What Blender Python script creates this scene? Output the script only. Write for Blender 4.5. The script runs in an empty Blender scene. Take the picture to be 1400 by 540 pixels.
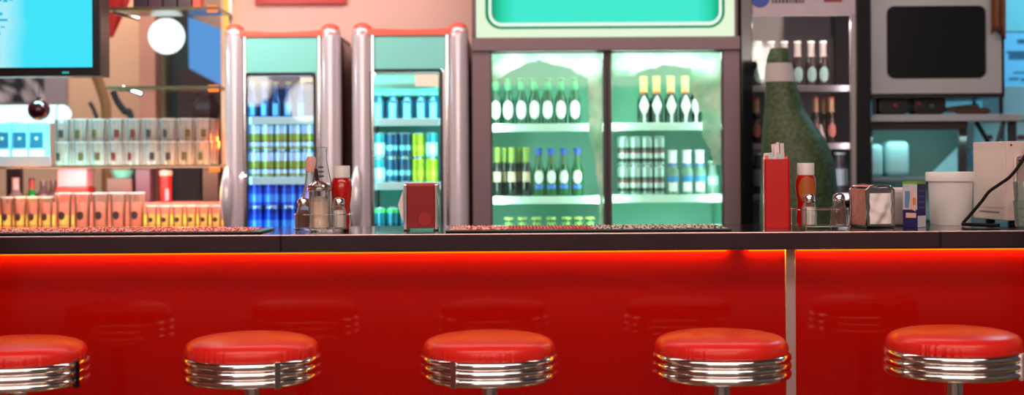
import bpy, bmesh, math, random
from mathutils import Vector, Matrix, noise
random.seed(7)
PI = math.pi
scene = bpy.context.scene
COL = scene.collection

# ------------------------------------------------------------------ camera model (used to measure the photo)
F = 1944.4          # 50 mm lens on 36 mm sensor, 1400 px wide
EYE = 1.257
ROLL = 0.006
def P(px, py, d):
    u, v = px - 700.0, py - 270.0
    u2, v2 = u - ROLL * v, v + ROLL * u
    return Vector((u2 * d / F, d, EYE - (v2 + 48.0) * d / F))
def X(px, d, py=250): return P(px, py, d).x
def Z(py, d, px=700): return P(px, py, d).z
def L(n, d): return n * d / F         # pixel length -> metres

# ------------------------------------------------------------------ materials
def c(r, g, b):
    f = lambda v: (v / 12.92) if v <= 0.04045 else ((v + 0.055) / 1.055) ** 2.4
    return (f(r / 255), f(g / 255), f(b / 255), 1.0)
def nt(name):
    m = bpy.data.materials.new(name); m.use_nodes = True
    n = m.node_tree; n.nodes.clear()
    out = n.nodes.new('ShaderNodeOutputMaterial')
    return m, n, out
def link(n, a, b): n.links.new(a, b)
def mat(name, col, rough=0.5, metal=0.0, emit=None, es=1.0, coat=0.0, vary=0.0, vscale=20.0, bump=0.0, bscale=60.0, spec=0.5, aniso=0.0):
    m, n, out = nt(name)
    p = n.nodes.new('ShaderNodeBsdfPrincipled')
    p.inputs['Base Color'].default_value = col
    p.inputs['Roughness'].default_value = rough
    p.inputs['Metallic'].default_value = metal
    p.inputs['Coat Weight'].default_value = coat
    p.inputs['Coat Roughness'].default_value = 0.03
    p.inputs['Specular IOR Level'].default_value = spec
    if emit:
        p.inputs['Emission Color'].default_value = emit
        p.inputs['Emission Strength'].default_value = es
    if vary or bump:
        tc = n.nodes.new('ShaderNodeTexCoord')
        nz = n.nodes.new('ShaderNodeTexNoise'); nz.inputs['Scale'].default_value = vscale; nz.inputs['Detail'].default_value = 4
        link(n, tc.outputs['Object'], nz.inputs['Vector'])
        if vary:
            mx = n.nodes.new('ShaderNodeMix'); mx.data_type = 'RGBA'
            mx.inputs[6].default_value = tuple(max(0, v * (1 - vary)) for v in col[:3]) + (1,)
            mx.inputs[7].default_value = tuple(min(1, v * (1 + vary)) for v in col[:3]) + (1,)
            link(n, nz.outputs['Fac'], mx.inputs[0]); link(n, mx.outputs[2], p.inputs['Base Color'])
        if bump:
            nb = n.nodes.new('ShaderNodeTexNoise'); nb.inputs['Scale'].default_value = bscale; nb.inputs['Detail'].default_value = 3
            link(n, tc.outputs['Object'], nb.inputs['Vector'])
            b = n.nodes.new('ShaderNodeBump'); b.inputs['Strength'].default_value = bump; b.inputs['Distance'].default_value = 0.01
            link(n, nb.outputs['Fac'], b.inputs['Height']); link(n, b.outputs['Normal'], p.inputs['Normal'])
    link(n, p.outputs[0], out.inputs[0])
    return m
def emis(name, col, s=1.0):
    m, n, out = nt(name)
    e = n.nodes.new('ShaderNodeEmission'); e.inputs[0].default_value = col; e.inputs[1].default_value = s
    link(n, e.outputs[0], out.inputs[0]); return m
def pane(name, tint=(1, 1, 1, 1), rough=0.02, ior=1.45, refl=1.0):
    m, n, out = nt(name)
    t = n.nodes.new('ShaderNodeBsdfTransparent'); t.inputs[0].default_value = tint
    g = n.nodes.new('ShaderNodeBsdfGlossy'); g.inputs['Roughness'].default_value = rough
    fr = n.nodes.new('ShaderNodeFresnel'); fr.inputs[0].default_value = ior
    ml = n.nodes.new('ShaderNodeMath'); ml.operation = 'MULTIPLY'; ml.inputs[1].default_value = refl
    mx = n.nodes.new('ShaderNodeMixShader')
    link(n, fr.outputs[0], ml.inputs[0]); link(n, ml.outputs[0], mx.inputs[0])
    link(n, t.outputs[0], mx.inputs[1]); link(n, g.outputs[0], mx.inputs[2]); link(n, mx.outputs[0], out.inputs[0])
    return m
def glassy(name, col, body=0.35, rough=0.08, tint=(.95, .97, .96, 1), trans=0.5):
    """thin glass: see-through, some milky body, glossy sheen at grazing angles"""
    m, n, out = nt(name)
    t = n.nodes.new('ShaderNodeBsdfTransparent'); t.inputs[0].default_value = tint
    d = n.nodes.new('ShaderNodeBsdfDiffuse'); d.inputs[0].default_value = col
    tl = n.nodes.new('ShaderNodeBsdfTranslucent'); tl.inputs[0].default_value = col
    md = n.nodes.new('ShaderNodeMixShader'); md.inputs[0].default_value = trans
    link(n, d.outputs[0], md.inputs[1]); link(n, tl.outputs[0], md.inputs[2])
    lw = n.nodes.new('ShaderNodeLayerWeight'); lw.inputs[0].default_value = 0.35
    mp = n.nodes.new('ShaderNodeMath'); mp.operation = 'MULTIPLY_ADD'; mp.inputs[1].default_value = 0.75; mp.inputs[2].default_value = body; mp.use_clamp = True
    link(n, lw.outputs['Facing'], mp.inputs[0])
    m1 = n.nodes.new('ShaderNodeMixShader'); link(n, mp.outputs[0], m1.inputs[0]); link(n, t.outputs[0], m1.inputs[1]); link(n, md.outputs[0], m1.inputs[2])
    g = n.nodes.new('ShaderNodeBsdfGlossy'); g.inputs['Roughness'].default_value = rough
    fr = n.nodes.new('ShaderNodeFresnel'); fr.inputs[0].default_value = 1.5
    m2 = n.nodes.new('ShaderNodeMixShader'); link(n, fr.outputs[0], m2.inputs[0]); link(n, m1.outputs[0], m2.inputs[1]); link(n, g.outputs[0], m2.inputs[2])
    link(n, m2.outputs[0], out.inputs[0]); return m
def ramp_mat(name, axis, stops, rough=0.4, emission=False, s=1.0, interp='LINEAR', metal=0.0, noise_amt=0.0):
    """colour ramp along an object axis in metres; stops = [(pos, col)]"""
    m, n, out = nt(name)
    tc = n.nodes.new('ShaderNodeTexCoord'); sp = n.nodes.new('ShaderNodeSeparateXYZ')
    link(n, tc.outputs['Object'], sp.inputs[0])
    lo, hi = stops[0][0], stops[-1][0]
    mr = n.nodes.new('ShaderNodeMapRange'); mr.inputs[1].default_value = lo; mr.inputs[2].default_value = hi
    link(n, sp.outputs[axis], mr.inputs[0])
    src = mr.outputs[0]
    if noise_amt:
        nz = n.nodes.new('ShaderNodeTexNoise'); nz.inputs['Scale'].default_value = 12
        link(n, tc.outputs['Object'], nz.inputs['Vector'])
        ma = n.nodes.new('ShaderNodeMath'); ma.operation = 'MULTIPLY_ADD'; ma.inputs[1].default_value = noise_amt; 
        link(n, nz.outputs['Fac'], ma.inputs[0]); link(n, src, ma.inputs[2]); src = ma.outputs[0]
    r = n.nodes.new('ShaderNodeValToRGB'); r.color_ramp.interpolation = interp
    els = r.color_ramp.elements
    while len(els) < len(stops): els.new(0.5)
    for e, (p_, col) in zip(els, stops):
        e.position = (p_ - lo) / (hi - lo); e.color = col
    link(n, src, r.inputs[0])
    if emission:
        e = n.nodes.new('ShaderNodeEmission'); e.inputs[1].default_value = s
        link(n, r.outputs[0], e.inputs[0]); link(n, e.outputs[0], out.inputs[0])
    else:
        p = n.nodes.new('ShaderNodeBsdfPrincipled'); p.inputs['Roughness'].default_value = rough; p.inputs['Metallic'].default_value = metal
        link(n, r.outputs[0], p.inputs['Base Color']); link(n, p.outputs[0], out.inputs[0])
    return m

# ------------------------------------------------------------------ mesh builder
class MB:
    def __init__(s): s.bm = bmesh.new(); s.bev = False
    def _take(s, b, mi, smooth=True):
        for f in b.faces:
            if mi is not None: f.material_index = mi
            f.smooth = smooth
        me = bpy.data.meshes.new('tmp'); b.to_mesh(me); b.free(); s.bm.from_mesh(me); bpy.data.meshes.remove(me)
    def box(s, x0, x1, y0, y1, z0, z1, mi=0, bev=0.0, seg=2, mtx=None):
        b = bmesh.new(); bmesh.ops.create_cube(b, size=1)
        for v in b.verts:
            v.co = Vector((x0 + (v.co.x + .5) * (x1 - x0), y0 + (v.co.y + .5) * (y1 - y0), z0 + (v.co.z + .5) * (z1 - z0)))
        if bev: bmesh.ops.bevel(b, geom=b.edges[:], offset=bev, segments=seg, affect='EDGES', profile=.5); s.bev = True
        if mtx: bmesh.ops.transform(b, matrix=mtx, verts=b.verts)
        bmesh.ops.recalc_face_normals(b, faces=b.faces); s._take(b, mi); return s
    def lathe(s, prof, n=24, mi=0, o=(0, 0, 0), mis=None, mod=None, caps=True):
        b = bmesh.new(); rings = []
        for k, (r, z) in enumerate(prof):
            if r < 1e-6: rings.append([b.verts.new((o[0], o[1], o[2] + z))])
            else:
                ring = []
                for i in range(n):
                    a = 2 * PI * i / n
                    rr, zz = (r, z) if mod is None else mod(r, z, a, k)
                    ring.append(b.verts.new((o[0] + rr * math.cos(a), o[1] + rr * math.sin(a), o[2] + zz)))
                rings.append(ring)
        for k in range(len(rings) - 1):
            A, B = rings[k], rings[k + 1]; m_ = mis[k] if mis else mi
            for i in range(n):
                j = (i + 1) % n
                if len(A) == 1 and len(B) == 1: continue
                if len(A) == 1: f = b.faces.new((A[0], B[j], B[i]))
                elif len(B) == 1: f = b.faces.new((A[i], A[j], B[0]))
                else: f = b.faces.new((A[i], A[j], B[j], B[i]))
                f.material_index = m_
        if caps:
            for R, m_ in ((rings[0], mis[0] if mis else mi), (rings[-1], mis[-1] if mis else mi)):
                if len(R) > 2:
                    f = b.faces.new(R); f.material_index = m_
        bmesh.ops.recalc_face_normals(b, faces=b.faces); s._take(b, None); return s
    def tube(s, pts, r, n=8, mi=0, closed=False, flat=1.0):
        b = bmesh.new(); pts = [Vector(p) for p in pts]; N = len(pts); rings = []
        up = Vector((0, 0, 1)); prev = None
        for i, p in enumerate(pts):
            if closed: t = (pts[(i + 1) % N] - pts[i - 1]).normalized()
            else: t = (pts[min(i + 1, N - 1)] - pts[max(i - 1, 0)]).normalized()
            if prev is None:
                a = up if abs(t.z) < .95 else Vector((1, 0, 0)); u = (a - t * a.dot(t)).normalized()
            else: u = (prev - t * prev.dot(t)).normalized()
            prev = u; w = t.cross(u)
            rr = r[i] if isinstance(r, (list, tuple)) else r
            rings.append([b.verts.new(p + u * rr * math.cos(2 * PI * k / n) + w * rr * flat * math.sin(2 * PI * k / n)) for k in range(n)])
        for i in range(N if closed else N - 1):
            A, B = rings[i], rings[(i + 1) % N]
            for k in range(n): b.faces.new((A[k], A[(k + 1) % n], B[(k + 1) % n], B[k]))
        if not closed: b.faces.new(rings[0]); b.faces.new(rings[-1])
        bmesh.ops.recalc_face_normals(b, faces=b.faces); s._take(b, mi); return s
    def prism(s, poly, a0, a1, axis='y', mi=0, bev=0.0):
        """poly: 2-D outline. axis y: (x,z) extruded over y; z: (x,y) over z; x: (y,z) over x"""
        b = bmesh.new()
        mk = {'y': lambda p, a: (p[0], a, p[1]), 'z': lambda p, a: (p[0], p[1], a), 'x': lambda p, a: (a, p[0], p[1])}[axis]
        A = [b.verts.new(mk(p, a0)) for p in poly]; B = [b.verts.new(mk(p, a1)) for p in poly]
        b.faces.new(A); b.faces.new(B)
        for i in range(len(poly)): b.faces.new((A[i], A[(i + 1) % len(poly)], B[(i + 1) % len(poly)], B[i]))
        bmesh.ops.recalc_face_normals(b, faces=b.faces)
        if bev: bmesh.ops.bevel(b, geom=b.edges[:], offset=bev, segments=2, affect='EDGES', profile=.5); s.bev = True
        s._take(b, mi); return s
    def patch(s, r, z0, z1, half=60, shape='rect', mi=0, n=14, rows=10, taper=0):
        """label on a round bottle facing -y"""
        b = bmesh.new(); zc, hz = (z0 + z1) / 2, (z1 - z0) / 2; g = []
        for i in range(rows + 1):
            z = z0 + (z1 - z0) * i / rows; t = (z - zc) / hz
            if shape == 'oval': w = half * math.sqrt(max(0.0004, 1 - t * t))
            elif shape == 'diamond': w = half * max(.04, (1 - abs(t)) ** .8)
            else: w = half
            rr = r(z) if callable(r) else r
            g.append([b.verts.new((rr * math.sin(math.radians(w * (2 * k / n - 1))), -rr * math.cos(math.radians(w * (2 * k / n - 1))), z)) for k in range(n + 1)])
        for i in range(rows):
            for k in range(n): b.faces.new((g[i][k], g[i][k + 1], g[i + 1][k + 1], g[i + 1][k]))
        s._take(b, mi); return s
    def grid(s, fn, nu, nv, mi=0, keep=None):
        b = bmesh.new(); g = [[b.verts.new(fn(i / nu, j / nv)) for j in range(nv + 1)] for i in range(nu + 1)]
        for i in range(nu):
            for j in range(nv):
                if keep is None or keep((i + .5) / nu, (j + .5) / nv):
                    b.faces.new((g[i][j], g[i + 1][j], g[i + 1][j + 1], g[i][j + 1]))
        bmesh.ops.delete(b, geom=[v for v in b.verts if not v.link_faces], context='VERTS')
        s._take(b, mi); return s
    def tf(s, m): bmesh.ops.transform(s.bm, matrix=m, verts=s.bm.verts); return s
    def build(s, name, mats, parent=None, sharp=35):
        me = bpy.data.meshes.new(name); s.bm.to_mesh(me); s.bm.free()
        for m in (mats if isinstance(mats, (list, tuple)) else [mats]): me.materials.append(m)
        try: me.set_sharp_from_angle(angle=math.radians(sharp))
        except Exception: pass
        o = bpy.data.objects.new(name, me); COL.objects.link(o)
        if parent: o.parent = parent
        if s.bev:
            wn = o.modifiers.new('weighted', 'WEIGHTED_NORMAL'); wn.weight = 100; wn.keep_sharp = True
        return o

def tag(o, label, cat, group=None, kind=None):
    if label: o['label'] = label
    if cat: o['category'] = cat
    if group: o['group'] = group
    if kind: o['kind'] = kind
    return o
def thing(name, label, cat, loc=(0, 0, 0), rz=0.0, group=None):
    o = bpy.data.objects.new(name, None); COL.objects.link(o); o.empty_display_size = .05
    o.location = loc; o.rotation_euler = (0, 0, rz)
    return tag(o, label, cat, group)
def struct(name, mb, m): return tag(mb.build(name, m), None, None, kind='structure')
def copy_tree(o, parent=None):
    k = o.copy(); COL.objects.link(k)
    if parent: k.parent = parent
    for ch in list(o.children): copy_tree(ch, k)
    return k
PROTO = {}
def place(key, maker, label, loc, rz=0.0, group=None, cat=None, sc=None):
    """first use builds the thing, later uses copy it with its parts"""
    if key not in PROTO: o = PROTO[key] = maker()
    else: o = copy_tree(PROTO[key])
    o.location = (loc[0], loc[1], loc[2] + .0006); o.rotation_euler = (0, 0, rz); o['label'] = label
    if sc: o.scale = sc
    if group: o['group'] = group
    if cat: o['category'] = cat
    return o
ORD = ['first', 'second', 'third', 'fourth', 'fifth', 'sixth', 'seventh', 'eighth', 'ninth', 'tenth', 'eleventh', 'twelfth']
def rrect(x0, x1, z0, z1, r, n=6, corners=(1, 1, 1, 1)):
    pts = []
    for (cx, cz, a0, on) in ((x1 - r, z0 + r, -90, corners[0]), (x1 - r, z1 - r, 0, corners[1]), (x0 + r, z1 - r, 90, corners[2]), (x0 + r, z0 + r, 180, corners[3])):
        if on:
            for i in range(n + 1):
                a = math.radians(a0 + 90 * i / n); pts.append((cx + r * math.cos(a), cz + r * math.sin(a)))
        else: pts.append((cx + (r if a0 in (-90, 0) else -r), cz + (r if a0 in (0, 90) else -r)))
    return pts
def lamp(name, kind, loc, energy, col, size=.3, size_y=None, rot=(0, 0, 0), spread=None):
    l = bpy.data.lights.new(name, kind); l.energy = energy; l.color = col[:3]
    if kind == 'AREA':
        l.size = size
        if size_y: l.shape = 'RECTANGLE'; l.size_y = size_y
        if spread: l.spread = math.radians(spread)
    else: l.shadow_soft_size = size
    o = bpy.data.objects.new(name, l); COL.objects.link(o); o.location = loc; o.rotation_euler = rot
    return o

# ------------------------------------------------------------------ shared materials
M = {}
M['chrome'] = mat('chrome', (.88, .84, .82, 1), .13, 1.0)
M['steel'] = mat('brushed_steel', (.55, .54, .55, 1), .28, 1.0, vary=.1, vscale=40)
M['dark_steel'] = mat('dark_steel', (.16, .13, .14, 1), .22, .9, vary=.15, vscale=18)
M['arris_highlight'] = mat('arris_highlight_satin', (.86, .62, .58, 1), .3, .9)
M['edge_steel'] = mat('edge_steel', (.125, .078, .086, 1), .14, 1.0, vary=.2, vscale=7)
M['black'] = mat('black_plastic', c(22, 20, 22), .35)
M['blackgloss'] = mat('black_gloss', c(14, 15, 20), .12)
M['leather'] = mat('red_leather', c(230, 40, 30), .30, bump=.06, bscale=160, vary=.06, vscale=25)
M['panel'] = mat('red_gloss_panel', c(172, 13, 7), .055, vary=.05, vscale=3, spec=.2)
M['counter'] = mat('dark_counter_laminate', c(30, 27, 30), .10, spec=.9, vary=.15, vscale=60)
M['white_pl'] = mat('white_plastic', c(236, 232, 230), .35)
M['paper'] = mat('white_paper', c(252, 242, 238), .8, vary=.05, vscale=30)
M['glass'] = glassy('clear_glass', (.9, .93, .92, 1), .05)
M['pane'] = pane('door_glass')
M['red_pl'] = mat('red_plastic', c(205, 14, 16), .25)
M['salt'] = mat('salt_grains', c(252, 238, 230), .9, vary=.1, vscale=200)
M['pepper'] = mat('pepper_grains', c(112, 60, 48), .9, vary=.3, vscale=300)
M['sugar'] = mat('sugar_grains', c(252, 220, 200), .9, vary=.08, vscale=200)
M['ketchup'] = mat('ketchup_red', c(190, 18, 14), .2, coat=.5)

# ================================================================== SETTING
D_PANEL, D_FRONT, D_BACK, ZC = 4.25, 4.10, 4.68, 1.0503
struct('floor', MB().box(-4, 4, -3, 7.6, -.05, 0), mat('floor_tiles', c(90, 66, 58), .35, vary=.25, vscale=2))
struct('ceiling', MB().box(-4, 4, -3, 7.6, 2.95, 3.0), mat('ceiling_paint', c(120, 96, 90), .8))
struct('wall_left', MB().box(-4.05, -4, -3, 7.6, 0, 2.95), mat('left_wall_paint', c(150, 70, 60), .7, vary=.1, vscale=2))
struct('wall_right', MB().box(4, 4.05, -3, 7.6, 0, 2.95), mat('right_wall_paint', c(110, 120, 125), .7, vary=.1, vscale=2))
xa, xb = X(303, 6.45), X(1190, 6.45)
struct('wall_back', MB().box(xa, xb, 6.45, 6.55, 0, 2.95), mat('pink_plaster', c(238, 200, 188), .7, vary=.04, vscale=4))
M['peach'] = mat('peach_plaster', c(226, 188, 158), .75, vary=.05, vscale=3)
struct('wall_alcove', MB().box(-4, xa, 7.4, 7.5, 0, 2.95), M['peach'])
struct('wall_kitchen', MB().box(xb, 4, 7.0, 7.1, 0, 2.95), mat('kitchen_plaster', c(150, 190, 200), .7, vary=.06, vscale=4))
# alcove in place of a mirror: reflected pier, dark recess and slanting blue patch
struct('trim_1', MB().box(X(191, 7.1), X(213, 7.1), 7.1, 7.4, 0, 2.95), mat('pier_plaster', c(222, 160, 140), .75))
struct('trim_2', MB().box(X(213, 7.2), X(226, 7.2), 7.2, 7.4, 0, 2.95), mat('olive_paint', c(140, 130, 95), .7))
struct('reflected_dark_recess', MB().box(X(226, 7.3), X(259, 7.3), 7.3, 7.4, 0, 2.35), mat('dark_olive_recess', c(62, 66, 60), .6, vary=.3, vscale=6))  # dark box stands in for a recess seen in the mirror
bw = MB(); q = [P(257, 23, 7.2), P(308, 42, 7.2), P(308, 120, 7.2), P(258, 93, 7.2)]
bw.prism([(p.x, p.z) for p in q], 7.2, 7.24)
struct('blue_reflection_panel', bw, emis('blue_reflection_glow', c(100, 165, 235), .85))  # glowing panel stands in for a blue patch reflected in the mirror
db = MB(); q = [P(243, 96, 7.15), P(258, 94, 7.15), P(306, 120, 7.15), P(306, 300, 7.15), P(240, 300, 7.15)]
db.prism([(p.x, p.z) for p in q], 7.15, 7.19)
struct('trim_3', db, mat('dark_brown_boards', c(70, 48, 44), .7, vary=.3, vscale=8))

# ================================================================== BAR COUNTER
XL, XR = -3.4, 3.4
XP0, XP1 = X(1073.5, D_PANEL, 440), X(1087, D_PANEL, 440)
bar = thing('bar_counter', 'long glossy red bar counter front behind the row of stools', 'bar counter', (0, D_PANEL, 0))
MB().box(XL, XP0 - .001, 0, .03, .10, ZC - .05, 0).build('front_panel', M['panel'], bar)
MB().box(XP1 + .001, XR, 0, .03, .10, ZC - .05, 0).build('front_panel', M['panel'], bar)
MB().box(XP0, XP1, -.008, .03, .10, ZC - .05, 0, bev=.002).build('cover_strip', mat('satin_strip', c(178, 150, 152), .5, .35), bar)
MB().box(XL, XR, .03, .06, 0, .10, 0).build('kick_plate', M['dark_steel'], bar)
MB().box(XL, XR, .031, .40, .10, ZC - .05, 0).build('carcass', M['black'], bar)
led = emis('orange_led', (1.0, .84, .02, 1), 260.0)
led2 = emis('orange_glow_line', (1.0, .33, .0, 1), 1.0)
led3 = emis('orange_led_fill', (1.0, .34, .02, 1), 3.5)
xg0, xg1 = X(992, D_PANEL), X(1022, D_PANEL)
for a, b_ in ((XL, xg0), (xg1, XP0 - .004), (XP1 + .004, XR)):
    MB().box(a, b_, -.0052, -.0010, ZC - .0535, ZC - .0503).build('led_strip', led, bar)
    MB().box(a, b_, -.0125, -.0105, ZC - .0618, ZC - .0503).build('led_glow_line', led2, bar)  # added glow line, also screens the cushions from the LED
    MB().box(a, b_, -.062, -.052, ZC - .0515, ZC - .0503).build('led_strip', led3, bar)  # hidden second strip added to widen the glow down the panel
top = thing('countertop', 'dark polished countertop with steel front edge running along the bar', 'countertop', (0, 0, 0))
MB().box(XL, XR, D_FRONT + .004, D_BACK, ZC - .046, ZC, 0, bev=.002).build('slab', M['counter'], top)
J = [XL, X(383, D_FRONT), X(1285, D_FRONT), XR]
for a, b_ in zip(J[:-1], J[1:]):
    MB().box(a + .0012, b_ - .0012, D_FRONT, D_FRONT + .02, ZC - .0475, ZC + .0008, 0, bev=.003, seg=3).build('edge_trim', M['edge_steel'], top)
    MB().box(a + .0012, b_ - .0012, D_FRONT - .0012, D_FRONT + .006, ZC - .0022, ZC + .0016, 0, bev=.0011).build('arris_highlight', M['arris_highlight'], top)  # thin pinkish strip added as the highlight along the front arris
MB().box(XL, XR, D_FRONT + .01, D_PANEL - .03, ZC - .05, ZC - .047).build('underside', M['dark_steel'], top)

# ================================================================== STOOLS
D_ST = 3.77
def stool(px, dz, clip_px, clip_mat, label, seed):
    rnd = random.Random(seed); cx = X(px, D_ST, 480)
    zb = .686 + dz                                   # underside of the chrome band
    t = thing('bar_stool', label, 'bar stool', (cx, D_ST, 0), 0, 'red diner stools')
    # base
    MB().lathe([(0, 0), (.20, 0), (.205, .006), (.2, .014), (.12, .03), (.05, .055), (.034, .075), (.0, .08)], 48).build('base', M['chrome'], t)
    MB().lathe([(.0258, .07), (.0258, zb - .006)], 28).build('pole', M['chrome'], t)
    fr = MB(); fr.tube([(.16 * math.cos(2 * PI * i / 40), .16 * math.sin(2 * PI * i / 40), .25) for i in range(40)], .010, 10, closed=True)
    for k in range(3):
        a = 2 * PI * k / 3 + .4; fr.tube([(.02 * math.cos(a), .02 * math.sin(a), .25), (.158 * math.cos(a), .158 * math.sin(a), .25)], .008, 8)
    fr.build('footrest', M['chrome'], t)
    MB().lathe([(0, zb - .012), (.06, zb - .012), (.075, zb), (.168, zb + .002), (.171, zb + .005), (.171, zb + .058), (0, zb + .058)], 64).build('seat_pan', M['black'], t)
    for k in range(3):
        prof = [(.1735 + .0105 * math.cos(math.radians(a_)), .0112 * math.sin(math.radians(a_))) for a_ in range(-90, 91, 12)]
        MB().lathe([(r, z + zb + .0105 + .0218 * k) for r, z in prof], 96, caps=False).build('chrome_ring', M['chrome'], t)
    # cushion with gathered pleats along its lower edge
    pleats = []
    for grp in range(5):
        a0 = rnd.uniform(0, 2 * PI)
        for i in range(rnd.randint(2, 5)): pleats.append((a0 + i * rnd.uniform(.07, .13), rnd.uniform(.6, 1)))
    if seed == 5: pleats += [(-PI / 2 - x_, 1.3) for x_ in (.72, .57, .42, .33, .2)]
    if seed == 2: pleats += [(-PI / 2 - x_, .9) for x_ in (1.0, .9, .75, .68, .6, .5, .4, .25)]
    zt = zb + .060
    prof = [(0, 0), (.165, 0), (.1715, .003), (.1745, .009), (.1755, .016), (.175, .023), (.173, .030), (.169, .0365), (.162, .0425), (.15, .048), (.13, .053), (.10, .057), (.06, .0595), (.02, .0605), (0, .0607)]
    def md(r, z, a, k):
        e = 0
        if 1 <= k <= 6:
            w = max(0, 1 - (k - 1) / 6)
            for pa, s in pleats:
                dd = (a - pa + PI) % (2 * PI) - PI
                e += s * .0046 * w * math.exp(-(dd / .014) ** 2) - s * .0026 * w * math.exp(-((dd - .035) / .02) ** 2)
        return r - e, z
    MB().lathe([(r, z + zt) for r, z in prof], 360, mod=md).build('cushion', M['leather'], t, 60)
    if clip_px is not None:
        a = math.asin(max(-1, min(1, clip_px / 96.0)))
        mb = MB(); mb.box(-.0085, .0085, -.1868, -.178, zb - .003, zb + .0665, 0, bev=.002)
        mb.tf(Matrix.Rotation(a, 4, 'Z'))
        tag(mb.build('clip', clip_mat, t), None, None)
    return t
M['clip_white'] = mat('pale_steel_clip', c(225, 222, 222), .35, .6)
stool(26, -.006, 90, M['blackgloss'], 'first bar stool from the TV end, red round seat cut off by the frame', 1)
stool(344, .001, 49, M['chrome'], 'red bar stool in front of the counter joint, mirror clip on chrome band', 2)
stool(668.5, .0, -46, M['chrome'], 'middle red bar stool of the five, mirror clip on its chrome band', 3)
stool(985.5, .001, None, None, 'red bar stool just before the vertical steel strip, no clip showing', 4)
stool(1303.5, .006, 73, M['clip_white'], 'red bar stool past the steel strip, pale clip and deep cushion creases', 5)

# ================================================================== ITEMS ON THE COUNTER
def mat_print(name, a, b_, sc):
    m, n, out = nt(name)
    tc = n.nodes.new('ShaderNodeTexCoord'); mp = n.nodes.new('ShaderNodeMapping'); mp.inputs['Scale'].default_value = sc
    link(n, tc.outputs['Object'], mp.inputs[0])
    nz = n.nodes.new('ShaderNodeTexNoise'); nz.inputs['Scale'].default_value = 1; nz.inputs['Detail'].default_value = 1
    link(n, mp.outputs[0], nz.inputs['Vector'])
    r = n.nodes.new('ShaderNodeValToRGB'); r.color_ramp.interpolation = 'CONSTANT'
    r.color_ramp.elements[0].color = a; r.color_ramp.elements[1].position = .5; r.color_ramp.elements[1].color = b_
    link(n, nz.outputs['Fac'], r.inputs[0])
    p = n.nodes.new('ShaderNodeBsdfPrincipled'); p.inputs['Roughness'].default_value = .5
    link(n, r.outputs[0], p.inputs['Base Color']); link(n, p.outputs[0], out.inputs[0]); return m
def bar_mat(x0, x1, label, segs):
    y0, y1 = 4.215, 4.46
    t = thing('bar_mat', label, 'bar mat', ((x0 + x1) / 2, y0, ZC), 0, 'rubber bar mats')
    w = (x1 - x0) / 2
    MB().box(-w, w, 0, y1 - y0, 0.0005, .0065, 0, bev=.002).build('rubber_base', M['black'], t)
    for a, b_, m_ in segs:
        xa_, xb_ = a * 2 * w - w, b_ * 2 * w - w
        mb = MB(); mb.box(xa_, xb_, .022, y1 - y0 - .02, .0063, .0085, 0)
        k = int((xb_ - xa_) / .010)
        for i in range(k):                              # row of rubber nubs along the back edge
            for yy in (.05, .12, y1 - y0 - .028):
                mb.box(xa_ + i * .010 + .002, xa_ + i * .010 + .007, yy, yy + .006, .0085, .0112, 0)
        mb.build('printed_strip', m_, t)
    return t
MR = mat_print('red_white_print', c(205, 50, 40), c(245, 195, 185), (90, 16, 1))
MW = mat_print('white_dark_print', c(235, 205, 195), c(70, 40, 40), (120, 24, 1))
MD = mat_print('red_dark_print', c(220, 60, 45), c(140, 30, 26), (200, 10, 1))
xm = X(356, 4.22)
bar_mat(XL + .6, xm, 'flat black bar mat with red and white print below the glass shelves', [(.01, .985, MR)])
bar_mat(X(608, 4.22), X(1000, 4.22), 'flat black bar mat with red and white print before the beer cooler', [(.012, .22, MR), (.22, .52, MD), (.52, .985, MW)])

def shaker(content, name, label, loc, h=.098, sc=1.0):
    t = thing(name, label, 'shaker', loc)
    r = .0215
    prof = [(0, 0), (r * .95, 0), (r, .004), (r, .04), (r * .9, .055), (r * .72, .068), (r * .68, .072)]
    def octo(rr, z, a, k): return rr * (1 + .05 * math.cos(8 * a)), z
    MB().lathe(prof, 32, mod=octo).build('glass_body', M['glass'], t)
    MB().lathe([(0, .003), (r * .88, .003), (r * .88, .040), (r * .75, .054), (0, .056)], 24).build('contents', content, t)
    MB().lathe([(r * .78, .067), (r * .84, .069), (r * .84, .074), (r * .78, .0755), (r * .84, .077), (r * .84, .083), (r * .7, .090), (r * .35, .0945), (0, .0955)], 28).build('metal_cap', M['chrome'], t)
    t.scale = (sc, sc, sc)
    return t
def ketchup(label, loc, lab=None, top_col='white_pl', h=.19):
    t = thing('ketchup_bottle', label, 'sauce bottle', loc)
    prof = [(0, 0), (.026, 0), (.0295, .006), (.0295, .035), (.0265, .055), (.026, .07), (.0305, .095), (.0325, .118), (.031, .138), (.027, .150), (.0245, .154), (0, .155)]
    def ov(r, z, a, k): return r * (1 - .12 * abs(math.sin(a))), z
    MB().lathe(prof, 36, mod=ov).build('bottle_body', M['ketchup'], t)
    MB().lathe([(.0245, .152), (.0262, .154), (.0262, .188), (.025, .190), (0, .190)], 36).build('cap', M[top_col], t)
    if lab:
        mb = MB(); mb.patch(.0332, .068, .150, 52, 'oval'); mb.tf(Matrix.Scale(.92, 4, (0, 1, 0))); mb.build('label', lab, t)
    return t
def caddy(label, cx, cy, w, d, rail_h, legs):
    t = thing('wire_caddy', label, 'condiment caddy', (cx, cy, ZC), 0, 'chrome condiment caddies')
    pl = rrect(-w / 2, w / 2, -d / 2, d / 2, min(w, d) * .3, 8)
    MB().prism(pl, .006, .009, 'z').build('tray', M['chrome'], t)
    MB().tube([(x, y, rail_h) for x, y in pl], .0011, 8, closed=True).build('rail', M['chrome'], t)
    for lx, ly in legs:
        MB().tube([(lx, ly, .0008), (lx, ly, rail_h + .006)], .0026, 10).build('post', M['chrome'], t)
        # feet are the lower ends of the posts
    return t
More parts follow.
